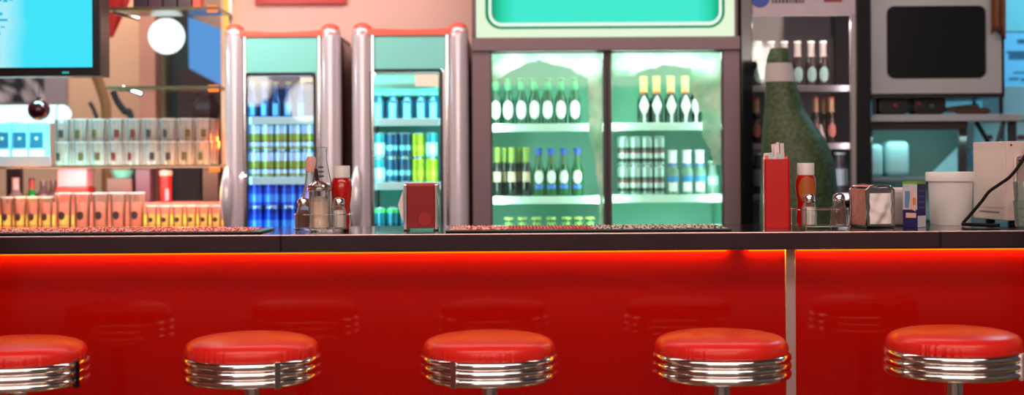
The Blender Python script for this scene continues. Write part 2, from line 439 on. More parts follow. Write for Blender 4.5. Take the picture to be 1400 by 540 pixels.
# --- first caddy
dy = 4.30
cxl = X(441, dy + .05); 
caddy('chrome wire caddy holding sugar pourer, ketchup and shakers beside red napkin holder', cxl, dy + .06, .172, .140, .052,
      [(-.083, -.02), (.04, -.070), (-.03, -.070), (.083, -.01), (.05, .070), (-.05, .070)])
zt = ZC + .0095
shaker(M['pepper'], 'pepper_shaker', 'brown pepper shaker beside the sugar pourer in the bottle-filled caddy', (X(414.5, 4.335), 4.335, zt))
shaker(M['salt'], 'salt_shaker', 'salt shaker standing against the ketchup with plain white cap', (X(463, 4.335), 4.332, zt))
t = thing('sugar_pourer', 'clear glass sugar pourer with chrome lid at the centre of the caddy', 'sugar pourer', (X(436.5, 4.33), 4.33, zt))
rp = .035
MB().lathe([(0, 0), (rp * .96, 0), (rp, .006), (rp * .93, .02), (rp * .92, .11), (rp * .98, .117)], 40, mod=lambda r, z, a, k: (r * (1 + (.03 * math.cos(10 * a) if 1 < k < 5 else 0)), z)).build('glass_body', M['glass'], t)
MB().lathe([(0, .003), (rp * .86, .003), (rp * .84, .082), (rp * .5, .094), (0, .10)], 32).build('sugar', M['sugar'], t)
MB().lathe([(rp, .114), (rp * 1.07, .116), (rp * 1.07, .122), (rp, .124), (rp * 1.05, .127), (rp * 1.02, .132), (rp * .6, .141), (.008, .147), (0, .147)], 40).build('chrome_lid', M['chrome'], t)
MB().tube([(0, 0, .07), (-.004, -.006, .14), (-.008, -.012, .168), (-.009, -.013, .182)], .0055, 12).build('spout', M['dark_steel'], t)
# clear bottle with dark outline
t = thing('glass_bottle', 'empty clear glass bottle standing behind the sugar pourer', 'bottle', (X(440, 4.40), 4.395, zt))
bp = [(0, 0), (.029, 0), (.032, .004), (.033, .09), (.033, .115), (.030, .14), (.024, .17), (.0175, .20), (.0155, .222), (.0165, .225), (.0165, .233), (.0155, .236), (.0175, .238), (.0175, .246), (.014, .248)]
m_, n_, o_ = nt('clear_bottle_glass')
tr = n_.nodes.new('ShaderNodeBsdfTransparent'); tr.inputs[0].default_value = (.93, .95, .95, 1)
pb = n_.nodes.new('ShaderNodeBsdfPrincipled'); pb.inputs['Base Color'].default_value = (.02, .022, .025, 1); pb.inputs['Roughness'].default_value = .1
lw = n_.nodes.new('ShaderNodeLayerWeight'); lw.inputs[0].default_value = .5
rr_ = n_.nodes.new('ShaderNodeValToRGB'); rr_.color_ramp.elements[0].position = .42; rr_.color_ramp.elements[1].position = .78
mx = n_.nodes.new('ShaderNodeMixShader'); link(n_, lw.outputs['Facing'], rr_.inputs[0]); link(n_, rr_.outputs[0], mx.inputs[0]); link(n_, tr.outputs[0], mx.inputs[1]); link(n_, pb.outputs[0], mx.inputs[2]); link(n_, mx.outputs[0], o_.inputs[0])
MB().lathe(bp, 40, caps=False).build('glass_body', m_, t)
mk = MB()
for zz, s in ((.172, .012), (.158, .016), (.186, .006)): mk.patch(lambda z: .033 - max(0, z - .115) * .165, zz - .004, zz + .004, 25, 'oval', n=6, rows=4)
mk.build('print', mat('faint_print', c(90, 70, 70), .6), t)
ketchup('red squeeze ketchup bottle with plain white cap in the sugar caddy', (X(467, 4.405), 4.40, zt))
t = thing('squeeze_bottle', 'narrow clear bottle with pink cap leaning behind the caddy with the pepper shaker', 'bottle', (X(417, 4.47), 4.47, ZC + .0025))
sq = MB(); sq.lathe([(0, 0), (.026, 0), (.028, .005), (.027, .05), (.022, .09), (.015, .13), (.0125, .18)], 28); sq.build('bottle_body', glassy('pink_clear_plastic', (.85, .72, .74, 1), .35), t)
cp = MB(); cp.lathe([(.014, .178), (.0165, .181), (.0165, .216), (.011, .227), (0, .229)], 28); cp.build('cap', mat('pink_plastic', c(238, 178, 168), .5), t)
t.rotation_euler = (0, .09, 0)

# --- red napkin holder (turned sideways: red flank to the room, napkin bulging out on the TV side)
d = 4.33; x0, x1 = X(551, d), X(598.5, d); w = x1 - x0; h = .143
t = thing('napkin_dispenser', 'upright red napkin dispenser with chrome corners, seen from its flank', 'napkin dispenser', ((x0 + x1) / 2, d, ZC))
MB().box(-w / 2 + .011, w / 2 - .011, 0, .085, .008, h - .003, 0, bev=.003).build('side_panel', mat('dark_red_enamel', c(150, 14, 12), .22, coat=.6), t)
for s in (-1, 1):
    xx = s * (w / 2 - .0055)
    MB().box(xx - .0057, xx + .0057, -.002, .088, .004, h - .001, 0, bev=.003).build('chrome_corner', M['chrome'], t)
MB().box(-w / 2 + .004, w / 2 - .004, .001, .085, h - .0035, h + .002, 0, bev=.002).build('top_cover', mat('red_enamel_top', c(225, 60, 45), .3), t)
for s in (-1, 1): MB().box(s * (w / 2 - .008) - .007, s * (w / 2 - .008) + .007, .004, .08, .0002, .006, 0, bev=.001).build('foot', M['black'], t)
MB().lathe([(.019, 0), (.019, .0012), (.0, .0014)], 32).tf(Matrix.Translation((.012, -.0005, .036)) @ Matrix.Rotation(PI / 2, 4, 'X')).build('round_seal', mat('red_seal', c(170, 20, 16), .3), t)
nap = MB(); nap.prism([(-w / 2 + .002, .125), (-w / 2 - .004, .118), (-w / 2 - .0165, .082), (-w / 2 - .017, .078), (-w / 2 - .008, .04), (-w / 2 + .002, .022)], .012, .072)
tag(nap.build('napkin', M['paper'], t), 'folded white napkin bulging out of the slot', None)

# --- square straw cup
d = 4.36; xl, xr = X(1044.5, d, 280), X(1083.5, d, 280)
cw = .078; rz = math.radians(-6)
t = thing('straw_cup', 'tall square red cup filled with paper-wrapped straws and sachets', 'straw cup', ((xl + xr) / 2, d + .035, ZC), rz)
hc = .212
cup = MB(); pl = rrect(-cw / 2, cw / 2, -cw / 2, cw / 2, .008, 5)
cup.prism(pl, .0005, hc, 'z'); pin = rrect(-cw / 2 + .003, cw / 2 - .003, -cw / 2 + .003, cw / 2 - .003, .006, 5)
cup.build('cup_body', M['red_pl'], t)
st = MB(); rnd = random.Random(4)
for i in range(26):
    sx, sy = rnd.uniform(-.032, .032), rnd.uniform(-.03, .03)
    hh = hc + rnd.uniform(.004, .022) + (.030 if sx > -.002 and sx < .024 and rnd.random() < .8 else 0)
    q = Matrix.Translation((sx, sy, 0)) @ Matrix.Rotation(rnd.uniform(-.08, .08), 4, 'Y') @ Matrix.Rotation(rnd.uniform(0, 3), 4, 'Z')
    st.box(-.0065, .0065, -.002, .002, hc - .02, hh, rnd.choice([0, 0, 0, 1, 2, 3, 0]), mtx=q)
st.build('wrapped_straw', [M['paper'], mat('orange_sachet', c(235, 120, 80), .6), mat('yellow_sachet', c(235, 225, 130), .6), mat('pale_blue_sachet', c(190, 220, 235), .6)], t)['kind'] = 'stuff'

# --- second caddy
dy = 4.30; cxr = X(1121, dy + .05)
caddy('chrome wire caddy holding labelled ketchup and two shakers beside the straw cup', cxr, dy + .06, .165, .140, .058, [(-.056, -.070), (.0815, -.02), (-.0825, .02), (.05, .070), (-.05, .070)])
ketchup('red ketchup bottle with orange-brown oval label behind the white salt shaker', (X(1101, 4.395), 4.392, zt), mat('orange_brown_label', c(176, 92, 24), .5))
shaker(M['salt'], 'salt_shaker', 'salt shaker standing in front of the ketchup with the orange-brown label', (X(1105.5, 4.335), 4.332, zt), sc=1.03)
shaker(M['pepper'], 'pepper_shaker', 'dark pepper shaker standing near the chrome napkin dispenser', (X(1146.5, 4.335), 4.335, zt), sc=1.03)

# --- chrome napkin dispenser turned a little, arched frame
d = 4.34
t = thing('napkin_dispenser', 'chrome framed napkin dispenser with crumpled white napkin facing out', 'napkin dispenser', (X(1197, d), d + .05, ZC), math.radians(14))
w, dp, h = .092, .105, .128
body = MB(); body.box(-w / 2 + .004, w / 2 - .004, -dp / 2 + .008, dp / 2, .006, h - .008, 0, bev=.004); 
body.build('housing', mat('red_grey_print', c(196, 120, 108), .35, vary=.45, vscale=55), t)
arch = [(-w / 2, .004), (w / 2, .004), (w / 2, h - .012), (w / 2 - .012, h - .003), (0, h + .003), (-w / 2 + .012, h - .003), (-w / 2, h - .012)]
MB().tube([(x, -dp / 2, z) for x, z in arch], .0042, 10, closed=True).build('front_frame', M['chrome'], t)
MB().tube([(x, dp / 2, z) for x, z in arch], .0042, 10, closed=True).build('rear_frame', M['chrome'], t)
MB().grid(lambda u, v: (-w / 2 + .003 + u * (w - .006), -dp / 2 + v * dp, h - .002 + .005 * math.sin(PI * u)), 10, 2).build('top_cover', mat('red_top_enamel', c(205, 50, 44), .3), t)
MB().box(-w / 2 + .004, w / 2 - .004, -dp / 2 + .003, -dp / 2 + .008, .006, h - .006, 0).build('face_plate', M['steel'], t)
def nf(u, v):
    x = -w / 2 + .010 + u * (w - .020); z = .012 + v * (h - .034)
    y = -dp / 2 - .002 - .010 * math.sin(PI * u) * math.sin(PI * v) - .004 * math.sin(9 * u - 7 * v) * math.sin(PI * u) - .003 * math.sin(14 * v + 5 * u) * math.sin(PI * v)
    return (x, y, z)
MB().grid(nf, 24, 24).build('napkin', M['paper'], t, 80)
MB().box(-w / 2 + .002, w / 2 - .002, -dp / 2, dp / 2, .0004, .006, 0, bev=.001).build('base', M['black'], t)

# --- white paper pack behind
d = 4.50
t = tag(MB().box(-.05, .05, -.04, .04, .0003, .118, 0, bev=.012, seg=3).box(-.051, .051, -.041, .041, .092, .12, 0, bev=.012, seg=3).build('paper_pack', mat('soft_white_pack', c(232, 222, 220), .6, bump=.3, bscale=20)), 'soft white paper pack between chrome napkin dispenser and blue carton', 'paper pack')
t.location = (X(1222, d), d, ZC)

# --- carton standing on a corner angle
d = 4.33
s_ = .050
t = thing('carton', 'small blue drink carton with green top edge beside the white bucket', 'carton', (X(1254.5, d), d + .04, ZC), math.radians(45))
MB().box(-s_ / 2, s_ / 2, -s_ / 2, s_ / 2, .0003, .140, 0, bev=.0008).build('carton_body', mat('navy_card', c(44, 40, 98), .4), t)
MB().box(-s_ / 2 - .0004, s_ / 2 + .0004, -s_ / 2 - .0004, s_ / 2 + .0004, .133, .1408, 0).build('top_edge', mat('green_card', c(118, 178, 62), .4), t)
pic = MB()   # picture face (local -x side faces the room to the left of the corner)
pic.box(-s_ / 2 - .0006, -s_ / 2, -s_ / 2 + .001, s_ / 2 - .001, .055, .133, 0)
pic.box(-s_ / 2 - .0010, -s_ / 2, .0, .017, .06, .112, 1)
pic.prism([(-s_ / 2 + .006, .050), (.004, .060), (-.004, .118), (-.012, .120)], -s_ / 2 - .0012, -s_ / 2, 'x', 2)
pic.box(-s_ / 2 - .0014, -s_ / 2, -.019, -.010, .070, .092, 3)
pic.box(-s_ / 2 - .0012, -s_ / 2, -.020, .014, .030, .045, 2)
pic.build('picture', [mat('pale_picture', c(205, 205, 215), .5, vary=.3, vscale=60), mat('sky_blue_print', c(100, 150, 190), .5), mat('skin_pink_print', c(236, 190, 170), .5), mat('orange_print', c(225, 130, 60), .5)], t)
ic = MB()
MB().box(-s_ / 2 + .001, s_ / 2 - .001, -s_ / 2 - .0006, -s_ / 2, .001, .036, 0).build('white_block', mat('white_print_block', c(225, 222, 230), .5), t)
for i in range(3):
    for j in range(4): ic.box(-.016 + i * .013, -.011 + i * .013, -s_ / 2 - .0006, -s_ / 2, .058 + j * .017, .064 + j * .017, 0)
ic.build('icon_print', mat('lilac_print', c(110, 104, 170), .5), t)

# --- bucket
d = 4.53
t = thing('bucket', 'white plastic bucket with lid between blue carton and white oven', 'bucket', (X(1299, d), d, ZC))
rb = .0695
MB().lathe([(0, .0003), (rb * .88, .0003), (rb * .9, .003), (rb * .985, .142), (0, .142)], 56).build('tub', M['white_pl'], t)
MB().lathe([(rb * 1.0, .138), (rb * 1.1, .139), (rb * 1.11, .144), (rb * 1.11, .164), (rb * 1.08, .168), (rb * .95, .168), (rb * .92, .165), (0, .165)], 56).build('lid', mat('white_lid', c(244, 242, 240), .3), t)

# --- countertop oven seen from its back corner
cx0, cy0 = X(1376, 4.42), 4.42
T_rz = math.atan2(.027, .24)
t = thing('countertop_oven', 'white countertop oven turned away, perforated back toward the room', 'oven', (cx0, cy0, ZC), T_rz)
ow, od = .46, .2415; zf = .016; oh = Z(193, 4.42, 1376) - ZC - zf
M['ovenwhite'] = mat('oven_white', c(236, 216, 210), .4, vary=.03, vscale=5)
MB().box(0, ow, 0, od, zf, zf + oh, 0, bev=.004).build('cabinet', M['ovenwhite'], t)
fl = MB(); fl.prism([(y_, z_) for y_, z_ in rrect(.014, od - .014, zf + .04, zf + oh - .03, .008)], -.0018, .001, 'x'); fl.build('side_panel', mat('oven_flank', c(242, 222, 214), .4), t)
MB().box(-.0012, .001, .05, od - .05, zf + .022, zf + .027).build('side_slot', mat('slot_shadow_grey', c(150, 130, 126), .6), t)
fr_ = MB(); fr_.tube([(.026, -.004, zf + .012), (.026, -.004, zf + oh - .052), (.032, -.004, zf + oh - .045), (.40, -.004, zf + oh - .045), (.40, -.004, zf + .012)], .006, 8, closed=True)
fr_.build('back_frame', mat('back_frame_white', c(238, 222, 218), .35), t)
gm, gn, go = nt('perforated_sheet')
tc = gn.nodes.new('ShaderNodeTexCoord'); vo = gn.nodes.new('ShaderNodeTexVoronoi'); vo.inputs['Scale'].default_value = 150; vo.inputs['Randomness'].default_value = 0
link(gn, tc.outputs['Object'], vo.inputs['Vector'])
rp_ = gn.nodes.new('ShaderNodeValToRGB'); rp_.color_ramp.elements[0].color = c(60, 52, 52); rp_.color_ramp.elements[1].color = c(178, 160, 158); rp_.color_ramp.elements[0].position = .35; rp_.color_ramp.elements[1].position = .45
link(gn, vo.outputs['Distance'], rp_.inputs[0]); pg = gn.nodes.new('ShaderNodeBsdfPrincipled'); link(gn, rp_.outputs[0], pg.inputs['Base Color']); link(gn, pg.outputs[0], go.inputs[0])
MB().box(.034, .395, -.003, .001, zf + .085, zf + oh - .055, 0).build('back_grille', gm, t)
MB().box(.034, .395, -.0025, .001, zf + .018, zf + .085, 0).build('back_plate', mat('back_plate_grey', c(196, 180, 178), .45), t)
for (sx, sz) in ((.014, oh - .012), (.040, oh - .060), (.12, oh - .012)):
    MB().box(sx - .003, sx + .003, -.008 if sz < oh - .03 else -.0035, -.0005, zf + sz - .003, zf + sz + .003, 0, bev=.0012).build('screw', M['dark_steel'], t)
for (fx, fy) in ((.04, .04), (.04, od - .04), (ow - .04, .04), (ow - .04, od - .04)):
    MB().lathe([(.013, .0005), (.016, .003), (.012, .0165)], 16, o=(fx, fy, 0)).build('foot', M['black'], t)
# cord
pts = [P(1316, 304, 4.40), P(1326, 294, 4.40), P(1342, 275, 4.395), P(1352, 262, 4.39), P(1366, 252, 4.385), P(1380, 242, 4.38), P(1391, 229, 4.38), P(1401, 213, 4.385), P(1412, 190, 4.39), P(1424, 175, 4.42)]
def smooth(pts, n=8):
    out = []
    for i in range(len(pts) - 1):
        p0, p1, p2, p3 = pts[max(i - 1, 0)], pts[i], pts[i + 1], pts[min(i + 2, len(pts) - 1)]
        for k in range(n):
            s = k / n
            out.append(.5 * ((2 * p1) + (p2 - p0) * s + (2 * p0 - 5 * p1 + 4 * p2 - p3) * s * s + (3 * p1 - p0 - 3 * p2 + p3) * s ** 3))
    out.append(pts[-1]); return out
pts[0].z = ZC + .0085; pts = [Vector((X(1366, 4.28), 4.28, ZC + .0085)), Vector((X(1345, 4.31), 4.31, ZC + .0085)), Vector((X(1322, 4.36), 4.36, ZC + .0085))] + pts
tag(MB().tube(smooth(pts), .0052, 10).build('power_cord', mat('cord_rubber', c(12, 11, 12), .6, spec=.2)), 'black power cord rising from the counter across the white oven', 'cord')
# glass tumblers at the edge of the frame
def tumbler_bar():
    t = thing('tumbler', '', 'glass')
    MB().lathe([(0, 0), (.030, 0), (.033, .003), (.0385, .082), (.0372, .082), (.031, .012), (0, .010)], 32, caps=False).build('glass_wall', glassy('greenish_glass', (.62, .78, .70, 1), .22), t)
    return t
gx = X(1402, 4.30)
place('tb', tumbler_bar, 'lower clear tumbler of the pair before the white oven', (gx, 4.295, ZC + .0004))
place('tb', tumbler_bar, 'upper clear tumbler stacked in another before the white oven', (gx, 4.295, ZC + .0564))

# ================================================================== RETRO COOLERS
D_F = 5.80
M['mint'] = mat('mint_enamel', c(122, 216, 208), .35)
M['silver'] = mat('silver_trim', c(214, 208, 216), .22, .3)
M['dkred'] = mat('dark_red_enamel_body', c(96, 4, 8), .3, coat=.4)
M['pinkred'] = mat('salmon_trim_and_reflection', c(235, 105, 85), .35)
def retro(px0, px1, gx0, gx1, py_top, glass_t, int_col, shelf_py, light_col, light_e, label, topbend):
    """px0..px1 front width, gx0..gx1 glass"""
    d = D_F; x0, x1 = X(px0, d), X(px1, d); cx = (x0 + x1) / 2; w = x1 - x0
    ztop = Z(py_top, d, (px0 + px1) / 2)
    t = thing('retro_cooler', label, 'drinks cooler', (cx, d, 0), 0, 'retro glass-door coolers')
    lx = lambda px: X(px, d) - cx
    g0, g1 = lx(gx0), lx(gx1); zg1 = Z(glass_t, d, px0); zg0 = .55
    pw = L(29, d)                                        # pillar width
    # body shell: open box
    b = MB(); dp = .56
    b.box(-w / 2 + .02, w / 2 - .02, dp - .03, dp, .08, ztop - .03)
    b.box(-w / 2 + .02, -w / 2 + .045, .05, dp, .08, ztop - .03); b.box(w / 2 - .045, w / 2 - .02, .05, dp, .08, ztop - .03)
    b.box(-w / 2 + .02, w / 2 - .02, .05, dp, ztop - .06, ztop - .02, bev=.008); b.box(-w / 2 + .02, w / 2 - .02, .05, dp, .04, .10)
    b.build('body', M['dkred'], t)
    li = MB(); li.box(g0 - .02, g1 + .02, dp - .06, dp - .04, zg0 - .03, zg1 + .03)
    li.box(g0 - .040, g0 - .034, .06, dp - .04, zg0, zg1); li.box(g1 + .030, g1 + .036, .06, dp - .04, zg0, zg1); li.box(g0 - .02, g1 + .02, .06, dp - .04, zg1 + .01, zg1 + .02)
    li.build('liner', mat('cooler_liner_' + str(px0), int_col, .5), t)
    # rounded top band
    tb = MB(); n = 12
    outl = [(-w / 2 + pw * .6, ztop - .045)] + [(-w / 2 + pw * .6 + (w - 1.2 * pw) * i / n, ztop - .012 - topbend * math.sin(PI * i / n)) for i in range(n + 1)] + [(w / 2 - pw * .6, ztop - .045)]
    tb.prism(outl, -.012, .30, bev=.004); tb.build('top_band', M['pinkred'], t)
    # pillars: rounded columns with bullet tops
    for s in (-1, 1):
        px = s * (w / 2 - pw / 2)
        prof = [(0, .04), (pw / 2, .04), (pw / 2, ztop - .05), (pw / 2 * .96, ztop - .022), (pw / 2 * .8, ztop - .004), (pw / 2 * .45, ztop + .008), (0, ztop + .011)]
        p_ = MB(); p_.lathe(prof, 36, o=(0, 0, 0)); p_.tf(Matrix.Translation((px, .03, 0)) @ Matrix.Scale(1.25, 4, (0, 1, 0)))
        p_.build('pillar', M['silver'], t)
        r_ = MB(); xx = px - s * pw * .50; r_.box(xx - .006, xx + .006, -.012, .05, .06, ztop - .03, 0, bev=.003); r_.build('pillar_bead', M['chrome'], t)
        cap = MB(); cap.lathe([(pw / 2 * .99, ztop - .034), (pw / 2 * .83, ztop - .003), (pw / 2 * .47, ztop + .010), (0, ztop + .0135)], 36, caps=False); cap.tf(Matrix.Translation((px, .03, 0)) @ Matrix.Scale(1.25, 4, (0, 1, 0)))
        cap.build('pillar_top_reflection', M['pinkred'], t)  # salmon shell paints the red ceiling light reflected on the pillar tops
        # rounded side cheek behind the pillar
        ch = MB(); pl = [(s * (w / 2 - .006), .05), (s * (w / 2), .10), (s * (w / 2), .30), (s * (w / 2), dp), (s * (w / 2 - .03), dp), (s * (w / 2 - .03), .05)]
        ch.prism(pl, .06, ztop - .05, 'z', 0, bev=.006); ch.build('side_panel', M['dkred'], t)
    # header panel
    MB().box(-w / 2 + pw, w / 2 - pw, -.004, .05, zg1 + .012, ztop - .036, 0, bev=.003).build('header_panel', M['mint'], t)
    # door
    dr = thing('door', None, None); dr.parent = t
    bpy.data.objects.remove(dr)
    fr = MB(); fw = .012
    pl0 = rrect(g0 - fw, g1 + fw, zg0 - fw, zg1 + fw, .02, 5); pl1 = rrect(g0, g1, zg0, zg1, .013, 5)
    bm_ = bmesh.new()
    A = [bm_.verts.new((x, -.006, z)) for x, z in pl0]; B = [bm_.verts.new((x, -.006, z)) for x, z in pl1]
    C = [bm_.verts.new((x, .05, z)) for x, z in pl0]; E = [bm_.verts.new((x, .05, z)) for x, z in pl1]
    N = len(A)
    for i in range(N):
        j = (i + 1) % N
        bm_.faces.new((A[i], A[j], B[j], B[i])); bm_.faces.new((A[i], A[j], C[j], C[i])); bm_.faces.new((B[i], B[j], E[j], E[i])); bm_.faces.new((C[i], C[j], E[j], E[i]))
    bmesh.ops.recalc_face_normals(bm_, faces=bm_.faces)
    fr._take(bm_, 0); door = fr.build('door', M['black'], t)
    MB().prism(pl1, .004, .008).build('pane', M['pane'], door)
    MB().box(-w / 2 + pw, w / 2 - pw, -.003, .05, .06, zg0 - .014, 0, bev=.003).build('lower_panel', M['mint'], t)
    # side strips between glass and pillars
    for a, b_ in ((-w / 2 + pw * .9, g0 - fw), (g1 + fw, w / 2 - pw * .9)):
        if b_ - a > .004: MB().box(a, b_, 0, .05, .06, zg1 + .02, 0).build('stile', M['silver'], t)
    # handle: blade shaped, on the TV side pillar
    hz1, hz0 = Z(228, d - .06, px0), Z(318, d - .06, px0)
    hd = MB(); N = 14
    for_pts = [(-w / 2 + L(8, d), -.045 - .03 * math.sin(PI * i / N), hz0 + (hz1 - hz0) * i / N) for i in range(N + 1)]
    hd.tube(for_pts, [.008 + .018 * math.sin(PI * i / N) ** .8 for i in range(N + 1)], 14)
    hd.build('handle', M['silver'], t)
    hb = MB()
    for zz in (hz0 + .02, hz1 - .02): hb.tube([(-w / 2 + L(8, d), -.05, zz), (-w / 2 + L(8, d), .0, zz)], .008, 8)
    hb.build('handle_mount', M['dark_steel'], t)
    # shelves
    zs = []
    for py in shelf_py:
        z = Z(py, d + .16, (px0 + px1) / 2); zs.append(z)
        sh = MB(); sh.box(g0 - .032, g1 + .012, .075, dp - .07, z - .012, z)
        shelf = sh.build('shelf', mat('wire_shelf_white', c(225, 240, 240), .4) if 'wsh' not in M else M['wsh'], t)
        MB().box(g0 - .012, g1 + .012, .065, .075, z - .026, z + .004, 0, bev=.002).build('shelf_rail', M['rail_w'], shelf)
    # lamps
    l = lamp('cooler_lamp', 'AREA', (0, .10, zg1 + .006), light_e, light_col, g1 - g0, .05, (math.radians(-25), 0, 0)); l.parent = t
    for s, xx in ((-1, g0 - .008), (1, g1 + .008)):
        l = lamp('cooler_lamp', 'AREA', (xx, .075, (zg0 + zg1) / 2), light_e * 1.2, light_col, .03, zg1 - zg0, (0, math.radians(-90 * s), 0)); l.parent = t
        l.rotation_euler = (PI / 2, 0, math.radians(-50 * -s))
    return t, zs, g0 + cx, g1 + cx, zg1
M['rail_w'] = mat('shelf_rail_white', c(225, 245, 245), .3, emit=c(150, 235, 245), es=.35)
M['wsh'] = mat('wire_shelf_white', c(225, 240, 240), .4)
fa, zsA, a0, a1, zgA = retro(306, 466, 338, 429, 36, 104, c(24, 74, 140), (162, 243, 318), c(130, 205, 255), 1.6, 'mint and chrome retro cooler with blue-lit glass door, beside the glass shelves', .012)
fb, zsB, b0, b1, zgB = retro(481, 641, 510, 602, 34, 99, c(104, 190, 178), (164, 250, 318), c(165, 245, 240), 1.7, 'mint and chrome retro cooler with teal-lit glass door, beside the beer cooler', .006)
# stickers inside the glass
for fr_o, (p0, p1, q0, q1) in ((fa, (411, 428, 105, 112)), (fb, (568, 600, 101, 118))):
    u0, u1 = X(p0, D_F), X(p1, D_F); v0, v1 = Z(q1, D_F, p0), Z(q0, D_F, p0)
    o = MB().box(u0 - fr_o.location.x, u1 - fr_o.location.x, .0015, .0035, v0, v1).build('price_sticker', mat('cream_sticker', c(235, 225, 205), .6, emit=c(225, 210, 190), es=.25), fr_o)
# vent grille of the teal cooler
vg = MB(); u0, u1 = X(516, 6.0) - fb.location.x, X(596, 6.0) - fb.location.x; zz = Z(118, 6.0, 550)
for i in range(26):
    xx = u0 + (u1 - u0) * i / 25; vg.box(xx - .0022, xx + .0022, .19, .196, zz - .011, zz + .011)
vg.build('vent_slot', mat('teal_dark_slot', c(40, 120, 115), .6), fb)
MB().box(u0 - .01, u1 + .01, .197, .24, zz - .04, zz + .05).build('vent_cover', mat('teal_vent_cover', c(120, 205, 185), .5), fb)

# ---- drinks -------------------------------------------------------
def can_maker(bands, name='drink_can', cat='can', r=.0285, h=.096):
    def mk():
        ms = [mat('can_top', c(210, 215, 220), .25, .8)]; prof = [(0, 0), (r * .82, 0), (r, .006)]; mis = [0, 0]
        zlast = .006
        for z, col in bands:
            if col[:3] not in [m for m in []]: pass
            ms.append(mat('can_print', col, .25, .35)); prof.append((r, z * h)); mis.append(len(ms) - 1)
        prof += [(r * .86, h - .002), (r * .84, h), (r * .8, h - .003), (0, h - .003)]; mis += [0, 0, 0, 0]
        t = thing(name, '', cat)
        b = MB(); b.lathe(prof, 24, mis=mis[:len(prof) - 1]); b.build('can_body', ms, t)
        MB().box(-.006, .006, -.012, .006, h - .003, h - .0015, 0).build('pull_tab', ms[0], t)
        return t
    return mk
def bottle_maker(body_m, cap_m, h=.205, r=.022, neck=.0105, labels=(), foil=None, name='beer_bottle', cat='bottle', shoulder=.58, neckz=.74):
    def mk():
        t = thing(name, '', cat)
        prof = [(0, 0), (r * .92, 0), (r, h * .02), (r, h * (shoulder - .06)), (r * .93, h * shoulder), (r * .68, h * (shoulder + .07)), (neck * 1.2, h * neckz), (neck, h * (neckz + .07)), (neck * .95, h * .955), (neck * 1.08, h * .96), (neck * 1.08, h * .975)]
        MB().lathe(prof, 24).build('bottle_body', body_m, t)
        MB().lathe([(neck * 1.15, h * .955), (neck * 1.22, h * .965), (neck * 1.18, h * .995), (neck * .9, h), (0, h)], 20).build('cap', cap_m, t)
        for (z0, z1, half, shape, m_) in labels:
            MB().patch(r * 1.015, z0 * h, z1 * h, half, shape).build('label', m_, t)
        if foil:
            z0, z1, m_ = foil
            def nr(z):
                f = z / h
                if f >= neckz + .07: return neck * 1.06
                if f >= neckz: return neck * (1.2 - .2 * (f - neckz) / .07) * 1.05
                return neck * 1.25 + (r * .68 - neck * 1.2) * max(0, (neckz - f) / (neckz - shoulder - .07))
            MB().lathe([(nr(z0 * h + (z1 - z0) * h * i / 8) , z0 * h + (z1 - z0) * h * i / 8) for i in range(9)], 20, caps=False, mi=0).build('neck_foil', m_, t)
        return t
    return mk
G_dark = mat('dark_green_glass', c(12, 62, 36), .12, coat=.3)
G_green = mat('green_glass', c(20, 90, 45), .12, coat=.3)
G_black = mat('black_green_glass', c(10, 34, 26), .12, coat=.3)
G_navy = mat('navy_glass', c(10, 40, 70), .12, coat=.3)
G_brown = mat('brown_glass', c(40, 22, 18), .15, coat=.3)
G_teal = mat('teal_plastic_bottle', c(16, 84, 120), .15, coat=.3)
W_lab = mat('white_label', c(225, 240, 230), .5)
gold = mat('gold_foil', c(205, 200, 95), .35, .3)
DC = 5.97
# blue-lit cooler
mkNavy = bottle_maker(G_navy, mat('olive_yellow_cap', c(190, 190, 60), .4), h=L(50, DC), r=L(8, DC), neck=L(3.4, DC), shoulder=.46, neckz=.66, labels=[(.08, .40, 24, 'rect', mat('blue_sheen_label', c(90, 170, 215), .4))], name='drink_bottle')
for i, px in enumerate((346, 362, 378, 394.5, 412)):
    place('navy', mkNavy, f'{ORD[i]} dark blue bottle from the TV end, top shelf of blue-lit cooler', (X(px, DC), DC, zsA[0]), group='dark bottles on the top shelf of the blue-lit cooler')
yel = c(150, 140, 30); wh = c(205, 200, 215); dk = c(110, 92, 24)
mkYel = can_maker([(.16, yel), (.30, wh), (.36, dk), (.62, yel), (.92, wh), (1.0 - .04, yel)], r=L(9.2, DC), h=L(37, DC))
for lv in range(2):
    for i, px in enumerate((348, 366.5, 385, 403.5, 421)):
        place('yel', mkYel, f'{ORD[i]} yellow and white can from the TV end, {("lower", "upper")[lv]} layer in blue-lit cooler', (X(px, DC), DC, zsA[1] + lv * L(37.2, DC)), group='yellow cans in the blue-lit cooler')
blu = c(24, 60, 165); lb = c(120, 185, 240)
mkBlu = can_maker([(.2, blu), (.5, c(70, 130, 215)), (.75, blu), (.95, c(20, 40, 120))], r=L(11.2, DC), h=L(34.8, DC))
for lv in range(2):
    for i, px in enumerate((349, 372, 395, 417.5)):
        o = place('blu', mkBlu, f'{ORD[i]} blue can from the TV end, {("lower", "upper")[lv]} layer in blue-lit cooler', (X(px, DC), DC, zsA[2] + lv * L(35, DC)), group='blue cans in the blue-lit cooler')
